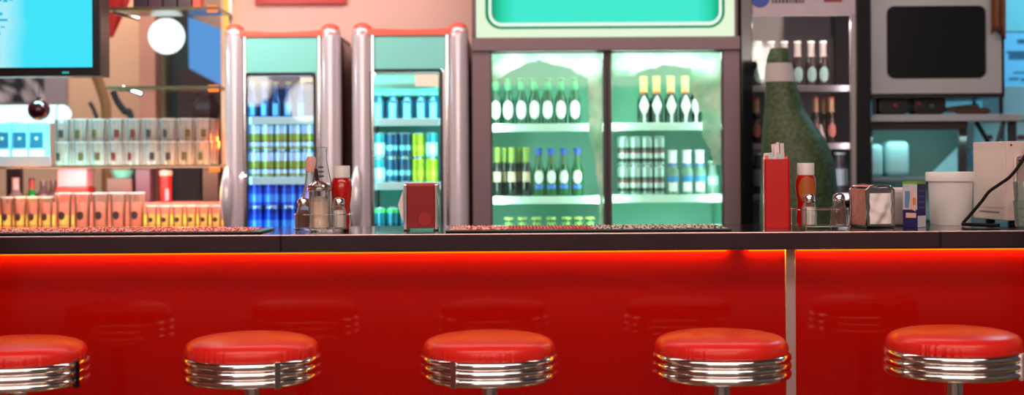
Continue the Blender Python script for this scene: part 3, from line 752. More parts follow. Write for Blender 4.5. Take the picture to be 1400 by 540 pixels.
# teal-lit cooler
mkTeal = bottle_maker(G_teal, mat('pale_teal_cap', c(170, 235, 225), .4), h=L(36, DC), r=L(8.6, DC), neck=L(4.2, DC), shoulder=.72, neckz=.84, labels=[(.06, .62, 28, 'rect', mat('pale_teal_label', c(150, 235, 240), .5))], name='drink_bottle')
for i, px in enumerate((518, 537.5, 557, 576, 593)):
    place('teal', mkTeal, f'{ORD[i]} teal bottle from the TV end, top shelf of teal-lit cooler', (X(px, DC), DC, zsB[0]), group='teal bottles on the top shelf of the teal-lit cooler')
mkTc = can_maker([(.3, c(14, 80, 116)), (.5, c(130, 205, 220)), (.95, c(14, 76, 112))], r=L(8.6, DC), h=L(34, DC))
mkTw = can_maker([(.15, c(150, 225, 230)), (.6, c(220, 240, 240)), (.95, c(40, 150, 170))], r=L(8.6, DC), h=L(34, DC))
mkGr = can_maker([(.25, c(190, 200, 30)), (.5, c(210, 215, 60)), (.95, c(175, 195, 25))], r=L(8.6, DC), h=L(34, DC))
for lv in range(2):
    for i, (px, k) in enumerate(zip((519, 536.5, 554, 571.5, 590), ('w', 't', 't', 'g', 'w' if lv else 'g'))):
        mk = {'w': mkTw, 't': mkTc, 'g': mkGr}[k]; nm = {'w': 'white and teal', 't': 'teal', 'g': 'yellow-green'}[k]
        place('tc' + k, mk, f'{nm} can, {ORD[i]} from the TV end, {("lower", "upper")[lv]} layer in teal-lit cooler', (X(px, DC), DC, zsB[1] + lv * L(34.2, DC)), group='cans on the middle shelf of the teal-lit cooler')
mkDt = can_maker([(.4, c(14, 70, 90)), (.8, c(20, 100, 120)), (.95, c(90, 200, 110))], r=L(8.6, DC), h=L(34, DC))
for i, px in enumerate((519, 536.5, 554, 571.5, 590)):
    place('dt', mkDt, f'{ORD[i]} dark teal can from the TV end, lowest visible shelf of teal-lit cooler', (X(px, DC), DC, zsB[2]), group='dark cans at the bottom of the teal-lit cooler')

# ================================================================== BEER COOLER
x0, x1 = X(646, D_F), X(1012, D_F); cx = (x0 + x1) / 2; w = x1 - x0
bc = thing('beer_cooler', 'wide two-door beer cooler with green-lit interior and glowing green sign', 'drinks cooler', (cx, D_F, 0))
lx = lambda px, d=D_F: X(px, d) - cx
M['taupe'] = mat('taupe_metal', c(116, 98, 104), .4, .2, vary=.06, vscale=10)
M['taupe_dk'] = mat('dark_taupe_metal', c(62, 52, 58), .4, .2)
dp = .62; zh1, zh0 = Z(51, D_F, 830), Z(69.5, D_F, 830)
b = MB(); b.box(-w / 2, w / 2, dp - .03, dp, .06, 2.2); b.box(-w / 2, -w / 2 + .03, .03, dp, .06, 2.2); b.box(w / 2 - .03, w / 2, .03, dp, .06, 2.2)
b.box(-w / 2, w / 2, .03, dp, 2.17, 2.2); b.box(-w / 2, w / 2, .03, dp, .06, .2); b.box(-w / 2 + .03, w / 2 - .03, .03, dp - .03, zh0 + .01, zh0 + .04)
for sx in (-1, 1):
    for yy in (.08, dp - .08): b.box(sx * (w / 2 - .08) - .03, sx * (w / 2 - .08) + .03, yy - .03, yy + .03, 0, .06)
b.build('cabinet', M['taupe'], bc)
li = MB(); li.box(-w / 2 + .03, w / 2 - .03, dp - .05, dp - .031, .2, zh0 + .01); li.box(-w / 2 + .03, -w / 2 + .04, .05, dp - .03, .2, zh0 + .01); li.box(w / 2 - .04, w / 2 - .03, .05, dp - .03, .2, zh0 + .01)
li.box(-w / 2 + .03, w / 2 - .03, .05, dp - .03, zh0 - .002, zh0 + .009)
li.build('liner', mat('mint_liner', c(140, 206, 184), .5), bc)
# sign
sg = MB(); sg.box(-w / 2 + .012, w / 2 - .012, -.02, .03, zh1, 2.2, 0, bev=.004); sign = sg.build('sign_box', M['taupe'], bc)
zs0, zs1 = Z(51, D_F - .03, 830), 2.18
def slab(name, p0, p1, py, r, m_, y, ztop):
    d_ = D_F + y; a, b_ = X(p0, d_) - cx, X(p1, d_) - cx; z0 = Z(py, d_, 830)
    return MB().prism(rrect(a, b_, z0, ztop, max(r, .001), 8), y - .001, y + .002).build(name, m_, sign)
cream = emis('sign_cream_light', c(236, 255, 222), .95)
slab('sign_face', 652, 1005, 50.5, .004, cream, -.022, 2.185)
slab('sign_border', 664.5, 992, 39, L(22, D_F), emis('sign_green', c(16, 150, 100), .9), -.024, 2.16)
slab('sign_stripe', 669, 988, 35.5, L(18, D_F), emis('sign_white', c(238, 255, 240), 1.0), -.026, 2.15)
hw = L(160, D_F)
slab('sign_panel', 673, 984, 30.5, L(14, D_F), ramp_mat('sign_mint_gradient', 0, [(-hw + .0, c(8, 130, 85)), (-hw + .055, c(50, 215, 175)), (-hw + .11, c(70, 236, 208)), (hw - .11, c(70, 236, 208)), (hw - .055, c(50, 215, 175)), (hw, c(8, 130, 85))], emission=True, s=1.0), -.028, 2.14)
MB().box(-w / 2, w / 2, -.024, .03, zh0, zh1, 0, bev=.004).build('header_rail', M['taupe'], bc)
ilx0, ilx1, irx0, irx1 = lx(673), lx(825), lx(836), lx(987)
MB().box(-w / 2, lx(671.5), -.01, .04, .2, zh0, 0, bev=.004).build('side_post', M['taupe'], bc)
MB().box(lx(989), w / 2, -.01, .04, .2, zh0, 0, bev=.004).build('side_post', M['taupe'], bc)
MB().box(-w / 2, w / 2, -.01, .03, .06, .35, 0, bev=.004).build('lower_panel', M['taupe'], bc)
frost_m, fn, fo = nt('frost_on_glass')
dfz = fn.nodes.new('ShaderNodeBsdfDiffuse'); dfz.inputs[0].default_value = c(226, 242, 216); tlz = fn.nodes.new('ShaderNodeBsdfTranslucent'); tlz.inputs[0].default_value = c(215, 245, 215)
tcz = fn.nodes.new('ShaderNodeTexCoord'); nzz = fn.nodes.new('ShaderNodeTexNoise'); nzz.inputs['Scale'].default_value = 9; nzz.inputs['Detail'].default_value = 6; link(fn, tcz.outputs['Object'], nzz.inputs['Vector'])
crz = fn.nodes.new('ShaderNodeValToRGB'); crz.color_ramp.elements[0].position = .3; crz.color_ramp.elements[0].color = c(150, 215, 180); crz.color_ramp.elements[1].position = .6; crz.color_ramp.elements[1].color = c(244, 255, 240)
link(fn, nzz.outputs['Fac'], crz.inputs[0]); link(fn, crz.outputs[0], dfz.inputs[0]); link(fn, crz.outputs[0], tlz.inputs[0])
mxz = fn.nodes.new('ShaderNodeMixShader'); mxz.inputs[0].default_value = .6; link(fn, dfz.outputs[0], mxz.inputs[1]); link(fn, tlz.outputs[0], mxz.inputs[2]); link(fn, mxz.outputs[0], fo.inputs[0])
def door(a, b_, side):
    z0, z1 = .36, zh0 - .002
    fr = MB(); f = .008
    if side == 'tv': fl, fr_w = .006, .018
    else: fl, fr_w = .018, .006
    for (u0, u1, v0, v1) in ((a - fl, a, z0, z1), (b_, b_ + fr_w, z0, z1), (a - fl, b_ + fr_w, z0, z0 + .03), (a - fl, b_ + fr_w, z1 - .006, z1)):
        fr.box(u0, u1, .0, .028, v0, v1, 0)
    dr = fr.build('door', M['taupe_dk'], bc)
    MB().box(a, b_, .012, .016, z0 + .02, z1 - .004).build('pane', M['pane'], dr)
    # frost
    py = lambda v: 70 + (1 - v) * 240
    zz0, zz1 = Z(310, D_F, 830), z1 - .006
    def keep(u, v):
        n = noise.noise(Vector((u * 5 + (9 if side != 'tv' else 0), v * 8, 1.3))) + .5 * noise.noise(Vector((u * 15, v * 20, 4.2)))
        y_ = 70 + (1 - v) * 240
        if side == 'tv':
            arch = 105 - 22 * max(0, 1 - ((u - .46) / .42) ** 2)
            edge = .86 + (.10 if y_ > 230 else .10 * max(0, (y_ - 165) / 65)) - .03 * math.exp(-((y_ - 190) / 14) ** 2)
            return y_ < arch + 7 * n or (u > edge + .03 * n)
        arch = 104 - 14 * max(0, 1 - ((u - .52) / .35) ** 2)
        edge = .76 + .13 * max(0, min(1, (y_ - 120) / 100)) + (.15 if y_ > 225 else 0)
        return y_ < arch + 9 * n or (u > edge + .07 * n)
    MB().grid(lambda u, v: (a + .002 + u * (b_ - a - .004), .0095, zz0 + v * (zz1 - zz0)), 110, 150, keep=keep).build('frost', frost_m, dr)
    return dr
door(ilx0, ilx1, 'tv'); door(irx0, irx1, 'oven')
# shelves
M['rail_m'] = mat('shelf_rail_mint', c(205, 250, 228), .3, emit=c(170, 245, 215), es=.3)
M['msh'] = mat('mint_shelf', c(190, 235, 215), .4)
cz = {}
for key, (p0, p1, py) in {'tv_top': (674, 826, 171), 'tv_mid': (674, 826, 268.5), 'oven_top': (835, 986, 169.5), 'oven_mid': (835, 986, 266.5), 'tv_low': (674, 826, 362), 'oven_low': (835, 986, 360)}.items():
    z = Z(py, DC, (p0 + p1) / 2); cz[key] = z
    sh = MB().box(lx(p0, DC), lx(p1, DC), .085, dp - .06, z - .012, z).build('shelf', M['msh'], bc)
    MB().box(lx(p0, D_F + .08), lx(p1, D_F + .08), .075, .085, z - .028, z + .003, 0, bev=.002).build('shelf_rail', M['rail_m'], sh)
MB().box(lx(827, 6.0), lx(834, 6.0), .05, dp - .05, .2, zh0).build('inner_divider', mat('mint_divider', c(190, 240, 215), .4), bc)
mint = c(222, 255, 246)
for a, b_ in ((ilx0, ilx1), (irx0, irx1)):
    l = lamp('cooler_lamp', 'AREA', ((a + b_) / 2, .12, zh0 - .01), 2.6, mint, b_ - a - .03, .06, (math.radians(-20), 0, 0)); l.parent = bc
    l = lamp('cooler_lamp', 'AREA', (b_ - .012 if a < 0 and b_ < .1 else a + .01, .05, 1.15), 2.6, mint, .02, 1.1, (PI / 2, 0, math.radians(35 if b_ < .1 else -35))); l.parent = bc
    l = lamp('cooler_lamp', 'AREA', (a + .012 if b_ < .1 else b_ - .012, .05, 1.15), 2.6, mint, .02, 1.1, (PI / 2, 0, math.radians(-35 if b_ < .1 else 35))); l.parent = bc
# bottles
mkA = bottle_maker(G_dark, mat('green_cap', c(30, 120, 60), .4), h=L(64, DC), r=L(8.4, DC), neck=L(4.3, DC), labels=[(.12, .52, 50, 'oval', W_lab)], foil=(.74, .93, mat('green_neck_foil', c(40, 135, 85), .35)), shoulder=.56, neckz=.68)
for i, px in enumerate((678, 695, 713, 731, 749, 767, 786)):
    place('bA', mkA, f'{ORD[i]} green bottle with oval white label from TV end, top shelf of beer cooler', (X(px, DC), DC, cz['tv_top']), group='green beer bottles with oval labels')
mkB = bottle_maker(G_black, mat('lime_cap', c(150, 180, 70), .4), h=L(67, DC), r=L(7.8, DC), neck=L(3.9, DC), labels=[(.3, .5, 40, 'rect', mat('beige_label', c(190, 185, 150), .5))], foil=(.70, .96, mat('lime_neck_foil', c(130, 165, 70), .35)), shoulder=.56, neckz=.68)
for i, px in enumerate((679.5, 689.5, 699.5, 709.5, 719.5)):
    yy = DC + (.0 if i % 2 == 0 else .055)
    place('bB', mkB, f'{ORD[i]} dark bottle with lime neck from TV end, second shelf of beer cooler', (X(px, yy), yy, cz['tv_mid']), group='dark beer bottles with lime necks')
mkC = bottle_maker(G_green, mat('blue_cap', c(30, 80, 190), .4), h=L(66, DC), r=L(8.4, DC), neck=L(4.2, DC), labels=[(.26, .54, 42, 'oval', W_lab), (.16, .24, 40, 'rect', mat('blue_band_label', c(60, 120, 220), .5))], foil=(.86, .96, mat('blue_neck_foil', c(45, 90, 190), .35)), shoulder=.56, neckz=.68)
for i, px in enumerate((736.5, 753.5, 770.5, 789)):
    place('bC', mkC, f'{ORD[i]} blue-necked green bottle from TV end, second shelf of beer cooler', (X(px, DC), DC, cz['tv_mid']), group='blue-necked beer bottles')
mkD = bottle_maker(G_green, mat('pale_green_cap', c(190, 220, 120), .4), h=L(65, DC), r=L(8.6, DC), neck=L(5.5, DC), labels=[], foil=(.8, .9, mat('pale_neck_foil', c(120, 180, 90), .35)), shoulder=.62, neckz=.76)
for i, px in enumerate((695.5, 714, 733, 753, 774, 789.5, 806)):
    place('bD', mkD, f'{ORD[i]} green bottle from TV end, only its capped top showing above the bar mat', (X(px, DC), DC, cz['tv_low']), group='green bottles with only tops showing')
foil_g = ramp_mat('gold_red_neck_foil', 2, [(0, c(200, 100, 70)), (L(43, DC), c(200, 100, 70)), (L(45, DC), c(206, 210, 110)), (L(70, DC), c(190, 200, 70))], .35, interp='CONSTANT')
mkE = bottle_maker(G_black, gold, h=L(65, DC), r=L(9, DC), neck=L(4.6, DC), labels=[(.16, .60, 46, 'diamond', W_lab), (.02, .2, 10, 'rect', W_lab)], foil=(.64, .97, foil_g), shoulder=.52, neckz=.64)
for i, px in enumerate((880.5, 898, 917.5, 937, 951)):
    yy = DC + (.045 if i == 4 else 0)
    place('bE', mkE, f'{ORD[i]} gold-necked bottle with diamond label from TV end in beer cooler', (X(px, yy), yy, cz['oven_top']), group='gold-necked beer bottles')
mkF = can_maker([(.12, c(120, 160, 145)), (.25, c(36, 66, 58)), (.42, c(170, 195, 185)), (.50, c(130, 84, 80)), (.62, c(50, 86, 76)), (.95, c(150, 185, 172))], r=L(8.2, DC), h=L(40, DC))
for lv in range(2):
    for i, px in enumerate((852, 868, 884.5, 901)):
        place('cF', mkF, f'{ORD[i]} silver-grey can from TV end, {("lower", "upper")[lv]} layer in beer cooler', (X(px, DC), DC, cz['oven_mid'] + lv * L(40.3, DC)), group='stacked silver-grey cans in the beer cooler')
G_clear = glassy('pale_green_bottle', c(170, 225, 205), .5)
mkG = bottle_maker(G_clear, mat('white_blue_cap', c(225, 240, 245), .4), h=L(61, DC), r=L(8.8, DC), neck=L(5.6, DC), labels=[(.30, .42, 60, 'rect', mat('blue_stripe_label', c(40, 130, 190), .5)), (.08, .28, 40, 'rect', W_lab)], foil=(.66, .96, ramp_mat('white_foil_blue_ring', 2, [(0, c(60, 120, 210)), (L(42, DC), c(60, 120, 210)), (L(43, DC), c(232, 244, 246)), (L(70, DC), c(225, 240, 246))], .4, interp='CONSTANT')), shoulder=.54, neckz=.66)
for i, px in enumerate((919, 938.5, 956)):
    place('bG', mkG, f'{ORD[i]} clear bottle with white neck from TV end, beside stacked silver-grey cans', (X(px, DC), DC, cz['oven_mid']), group='clear white-necked bottles')
mkH = bottle_maker(G_clear, mat('mint_cap', c(150, 215, 190), .4), h=L(46, DC), r=L(9, DC), neck=L(5, DC), labels=[(.3, .55, 45, 'rect', mat('pale_blue_label', c(160, 215, 225), .5))], shoulder=.55, neckz=.7)
place('bH', mkH, 'short pale bottle beyond the clear white-necked bottles in beer cooler', (X(973.5, DC), DC, cz['oven_mid']))

# ================================================================== DARK GLASS COOLER
x0, x1 = X(1013.5, D_F), X(1190, D_F); cx2 = (x0 + x1) / 2; w = x1 - x0
dc = thing('glass_cooler', 'tall black-framed glass cooler behind the oversized green bottle', 'drinks cooler', (cx2, D_F, 0))
lx2 = lambda px, d=D_F: X(px, d) - cx2
b = MB(); dp = .58
b.box(-w / 2, w / 2, dp - .03, dp, .05, 2.2); b.box(-w / 2, -w / 2 + .03, .03, dp, .05, 2.2); b.box(w / 2 - .03, w / 2, .03, dp, .05, 2.2); b.box(-w / 2, w / 2, .03, dp, 2.15, 2.2); b.box(-w / 2, w / 2, 0, dp, .0, .2)
b.build('cabinet', M['blackgloss'], dc)
MB().box(lx2(1026), lx2(1176), dp - .05, dp - .031, .2, 2.15).build('liner', mat('grey_brown_liner', c(124, 110, 116), .6, vary=.2, vscale=3), dc)
zc0 = Z(21, D_F, 1100)
fr = MB()
fr.box(-w / 2, lx2(1029), -.012, .03, .2, 2.2, 0, bev=.003); fr.box(lx2(1170), w / 2, -.012, .03, .2, 2.2, 0, bev=.003)
dr = fr.build('door', M['blackgloss'], dc)
MB().box(lx2(1164.5), lx2(1170), -.004, .03, .2, zc0).build('inner_edge', mat('pale_gasket', c(150, 145, 148), .5), dr)
MB().box(lx2(1029), lx2(1170), .004, .008, .2, zc0).build('pane', pane('dark_door_glass', (.93, .95, .95, 1), ior=1.5), dr)
hd = MB(); hd.box(lx2(1029), lx2(1170), -.006, .03, zc0, 2.2, 0, bev=.002); header = hd.build('header_panel', mat('lilac_grey_header', c(168, 158, 168), .5, vary=.15, vscale=12), dc)
em = MB(); zz = Z(6, D_F, 1050)
em.lathe([(L(13, D_F), 0), (L(13, D_F), .002)], 24).tf(Matrix.Translation((lx2(1040), -.006, zz + .025)) @ Matrix.Rotation(PI / 2, 4, 'X')); em.build('blue_emblem', mat('blue_emblem', c(40, 70, 150), .5), header)
tx = MB(); rnd = random.Random(3); xx = 1056
while xx < 1098:
    ww = rnd.uniform(2, 5); tx.box(lx2(xx), lx2(xx + ww), -.0075, -.005, Z(4.5, D_F, 1080), Z(-3, D_F, 1080)); xx += ww + 1.4
tx.build('header_lettering', mat('dark_lettering', c(70, 62, 70), .5), header)
MB().box(lx2(1127), lx2(1152), -.0075, -.005, Z(3, D_F, 1130), Z(-8, D_F, 1130)).build('red_mark', mat('dark_red_mark', c(120, 40, 44), .5), header)
dz = []
for py in (119.5, 197, 265, 330):
    z = Z(py, DC, 1100); dz.append(z)
    sh = MB().box(lx2(1028, DC), lx2(1168, DC), .085, dp - .06, z - .012, z).build('shelf', mat('grey_shelf', c(170, 162, 168), .5), dc)
    MB().box(lx2(1029, D_F + .08), lx2(1165, D_F + .08), .075, .085, z - .022, z + .003, 0, bev=.002).build('shelf_rail', mat('pale_shelf_rail', c(160, 150, 158), .4), sh)
l = lamp('cooler_lamp', 'AREA', (0, .10, zc0 - .03), 1.8, c(255, 236, 230), .4, .05, (math.radians(-25), 0, 0)); l.parent = dc
l = lamp('cooler_lamp', 'AREA', (lx2(1163), .05, 1.4), 1.2, c(255, 236, 235), .02, 1.2, (PI / 2, 0, math.radians(35))); l.parent = dc
mkI = bottle_maker(G_brown, W_lab, h=L(63, DC), r=L(8, DC), neck=L(4.2, DC), labels=[(.10, .44, 48, 'oval', mat('mint_white_label', c(150, 182, 172), .5))], foil=(.66, .97, mat('pale_neck_foil_w', c(176, 160, 156), .4)), shoulder=.54, neckz=.66)
for i, px in enumerate((1037, 1055, 1073, 1091, 1109.5, 1126)):
    place('bI', mkI, f'{ORD[i]} brown bottle with pale neck from beer cooler side, top shelf of glass cooler', (X(px, DC), DC, dz[0]), group='pale-necked bottles in the black-framed cooler')
mkJ = bottle_maker(G_brown, mat('red_gold_cap', c(190, 90, 60), .4), h=L(64, DC), r=L(7.4, DC), neck=L(3.9, DC), labels=[(.14, .44, 45, 'oval', mat('reddish_label', c(190, 110, 95), .5))], foil=(.68, .96, mat('tan_red_foil', c(200, 150, 110), .4)), shoulder=.54, neckz=.66)
for i, px in enumerate((1034, 1115, 1126.5, 1136.5)):
    yy = DC + (.05 if i == 2 else 0)
    place('bJ', mkJ, ['brown bottle beside the neck of the oversized green bottle, second shelf', 'first small red-labelled bottle past the oversized green bottle', 'middle small red-labelled bottle, half hidden behind its two neighbours', 'small red-labelled bottle at the oven end of its row'][i], (X(px, yy), yy, dz[1]), group='red-labelled bottles in the black-framed cooler')
t = tag(MB().lathe([(0, 0), (L(8, 5.93), 0), (L(1.5, 5.93), L(26, 5.93)), (0, L(27, 5.93))], 20).build('paper_cone', mat('pale_paper_cone', c(200, 192, 195), .7)), 'pale paper cone before the red-labelled bottles on the second shelf', 'paper cone')
t.location = (X(1122, 5.925), 5.925, dz[1] + .0006)
mkK = bottle_maker(mat('smoky_glass', c(66, 60, 70), .2), W_lab, h=L(56, DC), r=L(9, DC), neck=L(4.6, DC), labels=[(.2, .6, 50, 'rect', mat('grey_blue_label', c(140, 155, 165), .5))], shoulder=.62, neckz=.74)
for i, px in enumerate((1036, 1146, 1151)):
    yy = DC + (.06 if i == 2 else 0)
    place('bK', mkK, ['smoky bottle at the beer cooler side of the third shelf', 'smoky bottle with grey-blue label on third shelf, near the black frame', 'smoky bottle half hidden behind the grey-blue label on third shelf'][i], (X(px, yy), yy, dz[2]), group='smoky bottles in the black-framed cooler')
t = tag(MB().box(-L(17, 5.95), L(17, 5.95), -.04, .04, 0.0, L(36, 5.95), 0, bev=.02, seg=3).build('plastic_bag', mat('pale_blue_bag', c(128, 148, 160), .5, bump=.6, bscale=18, vary=.3, vscale=14)), 'crumpled pale blue bag on the lowest visible shelf of glass cooler', 'bag')
t.location = (X(1149, 5.95), 5.96, dz[3] + .0006)

# ---- oversized green bottle (display) standing behind the counter
d = 5.45
gm, gn, go = nt('mossy_green_bottle')
tc = gn.nodes.new('ShaderNodeTexCoord'); nz = gn.nodes.new('ShaderNodeTexNoise'); nz.inputs['Scale'].default_value = 70; nz.inputs['Detail'].default_value = 8; link(gn, tc.outputs['Object'], nz.inputs['Vector'])
sp = gn.nodes.new('ShaderNodeSeparateXYZ'); link(gn, tc.outputs['Object'], sp.inputs[0])
r = gn.nodes.new('ShaderNodeValToRGB'); r.color_ramp.elements[0].position = .3; r.color_ramp.elements[0].color = c(24, 46, 24); r.color_ramp.elements[1].position = .85; r.color_ramp.elements[1].color = c(84, 104, 62)
link(gn, nz.outputs['Fac'], r.inputs[0]); pb = gn.nodes.new('ShaderNodeBsdfPrincipled'); pb.inputs['Roughness'].default_value = .5; link(gn, r.outputs[0], pb.inputs['Base Color'])
bb = gn.nodes.new('ShaderNodeBump'); bb.inputs['Strength'].default_value = .5; link(gn, nz.outputs['Fac'], bb.inputs['Height']); link(gn, bb.outputs[0], pb.inputs['Normal']); link(gn, pb.outputs[0], go.inputs[0])
gb = thing('giant_bottle', 'oversized mossy green bottle with pale grey neck band before the glass cooler', 'display bottle', (X(1087, d), d, 0))
# silhouette measured: (py, left, right)
sil = [(66, 1054, 1079), (80, 1049, 1081), (112, 1047, 1088), (150, 1046, 1100), (175, 1043, 1117), (190, 1042, 1127), (205, 1041, 1134), (222, 1041, 1140), (250, 1040, 1143), (310, 1039, 1146)]
gxc = X(1087, d)
mb = MB(); bm_ = bmesh.new(); rings = []; n = 40
rows = [(0.0, 1038, 1146)] + [(Z(py, d, 1090), a, b_) for py, a, b_ in reversed(sil)]
zt_ = rows[-1][0]
fine = []
for k in range(len(rows) - 1):
    for s in range(5):
        f = s / 5; fine.append(tuple(rows[k][i] * (1 - f) + rows[k + 1][i] * f for i in range(3)))
fine.append(rows[-1])
for z, a, b_ in fine:
    xa_, xb_ = X(a, d) - gxc, X(b_, d) - gxc; r_ = (xb_ - xa_) / 2; xc_ = (xa_ + xb_) / 2
    rings.append([bm_.verts.new((xc_ + r_ * math.cos(2 * PI * i / n), r_ * .9 * math.sin(2 * PI * i / n), z)) for i in range(n)])
for k in range(len(rings) - 1):
    for i in range(n):
        f = bm_.faces.new((rings[k][i], rings[k][(i + 1) % n], rings[k + 1][(i + 1) % n], rings[k + 1][i]))
bm_.faces.new(rings[0]); bm_.faces.new(rings[-1]); bmesh.ops.recalc_face_normals(bm_, faces=bm_.faces)
mb._take(bm_, 0); mb.build('bottle_body', gm, gb)
band = [q for q in fine if Z(113, d, 1090) <= q[0] <= Z(81, d, 1090)]
bm_ = bmesh.new(); rings = []
for z, a, b_ in band:
    xa_, xb_ = X(a - .8, d) - gxc, X(b_ + .8, d) - gxc; r_ = (xb_ - xa_) / 2; xc_ = (xa_ + xb_) / 2
    rings.append([bm_.verts.new((xc_ + r_ * math.cos(2 * PI * i / n), r_ * .9 * math.sin(2 * PI * i / n), z)) for i in range(n)])
for k in range(len(rings) - 1):
    for i in range(n): bm_.faces.new((rings[k][i], rings[k][(i + 1) % n], rings[k + 1][(i + 1) % n], rings[k + 1][i]))
mb = MB(); mb._take(bm_, 0); mb.build('neck_band', mat('pale_grey_band', c(176, 170, 170), .6, vary=.1, vscale=20), gb)

# ================================================================== KITCHEN CORNER
dk_ = 6.05
shz = Z(156, dk_, 1290)
t = thing('steel_shelf', 'steel kitchen shelf on folding legs below the built-in oven', 'shelf', (X(1290, dk_), dk_, 0))
tx_ = t.location.x; kx = lambda px, d=dk_: X(px, d) - tx_
MB().box(kx(1191), kx(1398), 0, .42, shz - L(10, dk_), shz, 0, bev=.004).build('shelf_board', mat('satin_shelf_steel', c(176, 184, 192), .4, .3), t)
zt2 = Z(242, 6.2, 1215)
MB().box(kx(1180, 6.2), kx(1320, 6.2), .095, .33, zt2 - .02, zt2, 0, bev=.003).build('lower_board', mat('lower_board_steel', c(120, 140, 146), .4, .3), t)
MB().box(kx(1191), kx(1326), .03, .09, shz - L(21, dk_), shz - L(10.2, dk_), 0).build('under_beam', mat('brown_beam', c(62, 48, 46), .6), t)
for (p0, q0, p1, q1) in ((1334, 166, 1354, 200), (1372, 166, 1362, 200)):
    a_, b_ = P(p0, q0, dk_ + .06), P(p1, q1, dk_ + .06); dirv = (b_ - a_); low = a_ + dirv * ((a_.z - .0) / (a_.z - b_.z)) if False else b_
    MB().tube([(a_.x - tx_, .06, a_.z), (b_.x - tx_, .06, b_.z)], .010, 8).build('brace', M['black'], t)
for px in (1193, 1323, 1392):
    MB().box(kx(px) - .015, kx(px) + .015, .06, .09, 0, shz - L(10.2, dk_)).build('leg', mat('dark_leg_metal', c(50, 52, 54), .5), t)
# oven above
d = 6.0
xo0, xo1 = X(1192, d), X(1370, d); zo0 = Z(129, d, 1280); zo1 = zo0 + .50
ovn = thing('wall_oven', 'silver oven with rounded dark window on black rack above steel shelf', 'oven', ((xo0 + xo1) / 2, d, zo0))
w = (xo1 - xo0)
MB().box(-w / 2, w / 2, .02, .40, 0, .5, 0, bev=.004).build('cabinet', M['black'], ovn)
wx0, wx1 = X(1213, d) - ovn.location.x, X(1350, d) - ovn.location.x; wz0, wz1 = Z(107.5, d, 1280) - zo0, Z(8, d, 1280) - zo0
outer = rrect(-w / 2, w / 2, .004, .5, .004, 8); inner = rrect(wx0, wx1, wz0, wz1, L(11, d), 8)
bm_ = bmesh.new(); A = [bm_.verts.new((x, 0, z)) for x, z in outer]; B = [bm_.verts.new((x, 0, z)) for x, z in inner]; C = [bm_.verts.new((x, .018, z)) for x, z in inner]; E = [bm_.verts.new((x, .018, z)) for x, z in outer]
N = len(A)
for i in range(N):
    j = (i + 1) % N
    bm_.faces.new((A[i], A[j], B[j], B[i])); bm_.faces.new((B[i], B[j], C[j], C[i])); bm_.faces.new((A[i], A[j], E[j], E[i]))
bmesh.ops.recalc_face_normals(bm_, faces=bm_.faces); mb = MB(); mb._take(bm_, 0); dro = mb.build('door', mat('oven_silver', c(176, 182, 188), .38, .25, vary=.06, vscale=6), ovn)
MB().prism(inner, .012, .017).build('window', mat('dark_oven_glass', c(20, 22, 26), .15), dro)
rk = MB(); xr_ = w / 2 + .006
rk.box(-w / 2, w / 2 + .012, .0, .40, -.014, -.001); rk.box(w / 2 + .001, w / 2 + .012, 0, .40, -.001, .5)
for xx in (-w / 2 + .01, w / 2):
    for yy in (.02, .37): rk.box(xx - .0, xx + .012, yy, yy + .014, -(zo0 - shz), -.014)
rk.build('support_rack', M['black'], ovn)
# hanging cloth
d = 5.96
hc_ = MB(); zl = Z(47, d, 1366)
def cf(u, v):
    x = X(1358, d) + u * L(20, d); return (x, d + .015 * math.sin(u * 14) * (1 - .3 * v), zl + .02 * math.sin(u * 5) + v * .42)
hc_.grid(cf, 24, 10)
o = hc_.build('hanging_cloth', mat('brown_cloth', c(120, 78, 52), .8, vary=.3, vscale=20)); o.modifiers.new('thick', 'SOLIDIFY').thickness = .006
tag(o, 'brown cloth hanging down over the corner of the silver oven', 'cloth')
# things on steel shelf
def lump(name, cat, label, px0, px1, py0, m_, d, hpx, accent=None):
    t = thing(name, label, cat, (X((px0 + px1) / 2, d), d, shz + .0004)); r = L((px1 - px0) / 2, d); h = L(hpx, d)
    pl = rrect(-r, r, 0, h, min(r, h) * .35, 5)
    MB().prism(pl, -.06, .06, bev=.006).build('case', m_, t)
    if accent:
        for k, (ax, az, m2) in enumerate(accent):
            MB().lathe([(L(3.2, d), 0), (L(2.8, d), .003), (0, .004)], 14).tf(Matrix.Translation((r * ax, -.061, h * az)) @ Matrix.Rotation(PI / 2, 4, 'X')).build('button', m2, t)
    return t
redb = mat('red_button', c(150, 40, 50), .4); blub = mat('steel_blue_button', c(70, 105, 125), .4)
lump('rounded_gadget', 'kitchen gadget', 'black rounded gadget on steel shelf, nearer the glass cooler', 1197, 1238, 133, M['black'], 6.12, 22, [(.1, .55, redb)])
lump('rounded_gadget', 'kitchen gadget', 'black rounded gadget on steel shelf, beside the long brown rolls', 1245, 1288, 132, M['black'], 6.12, 24, [(-.7, .6, redb), (.1, .45, blub)])
def roll(label, a, b_, r0, m_):
    pts = [a.lerp(b_, i / 8) for i in range(9)]
    return tag(MB().tube(pts, [r0 * (.75 + .3 * math.sin(PI * i / 8) ** .5 + (.25 if i == 7 else 0)) for i in range(9)], 12).build('bread_roll', m_), label, 'bread roll', 'long rolls on the steel shelf')
mr1 = mat('brown_crust', c(140, 118, 104), .8, vary=.2, vscale=30); mr2 = mat('dark_crust', c(104, 78, 64), .8, vary=.2, vscale=30)
a_, b_ = P(1292, 151, 6.16), P(1338, 143, 6.16); a_.z = shz + .020; b_.z = shz + .036; roll('long pale brown roll lying over the darker one on steel shelf', a_, b_, .013, mr1)
a_, b_ = P(1306, 151, 6.10), P(1353, 151, 6.10); a_.z = b_.z = shz + .0145; roll('long dark brown roll lying at the front edge of steel shelf', a_, b_, .013, mr2)
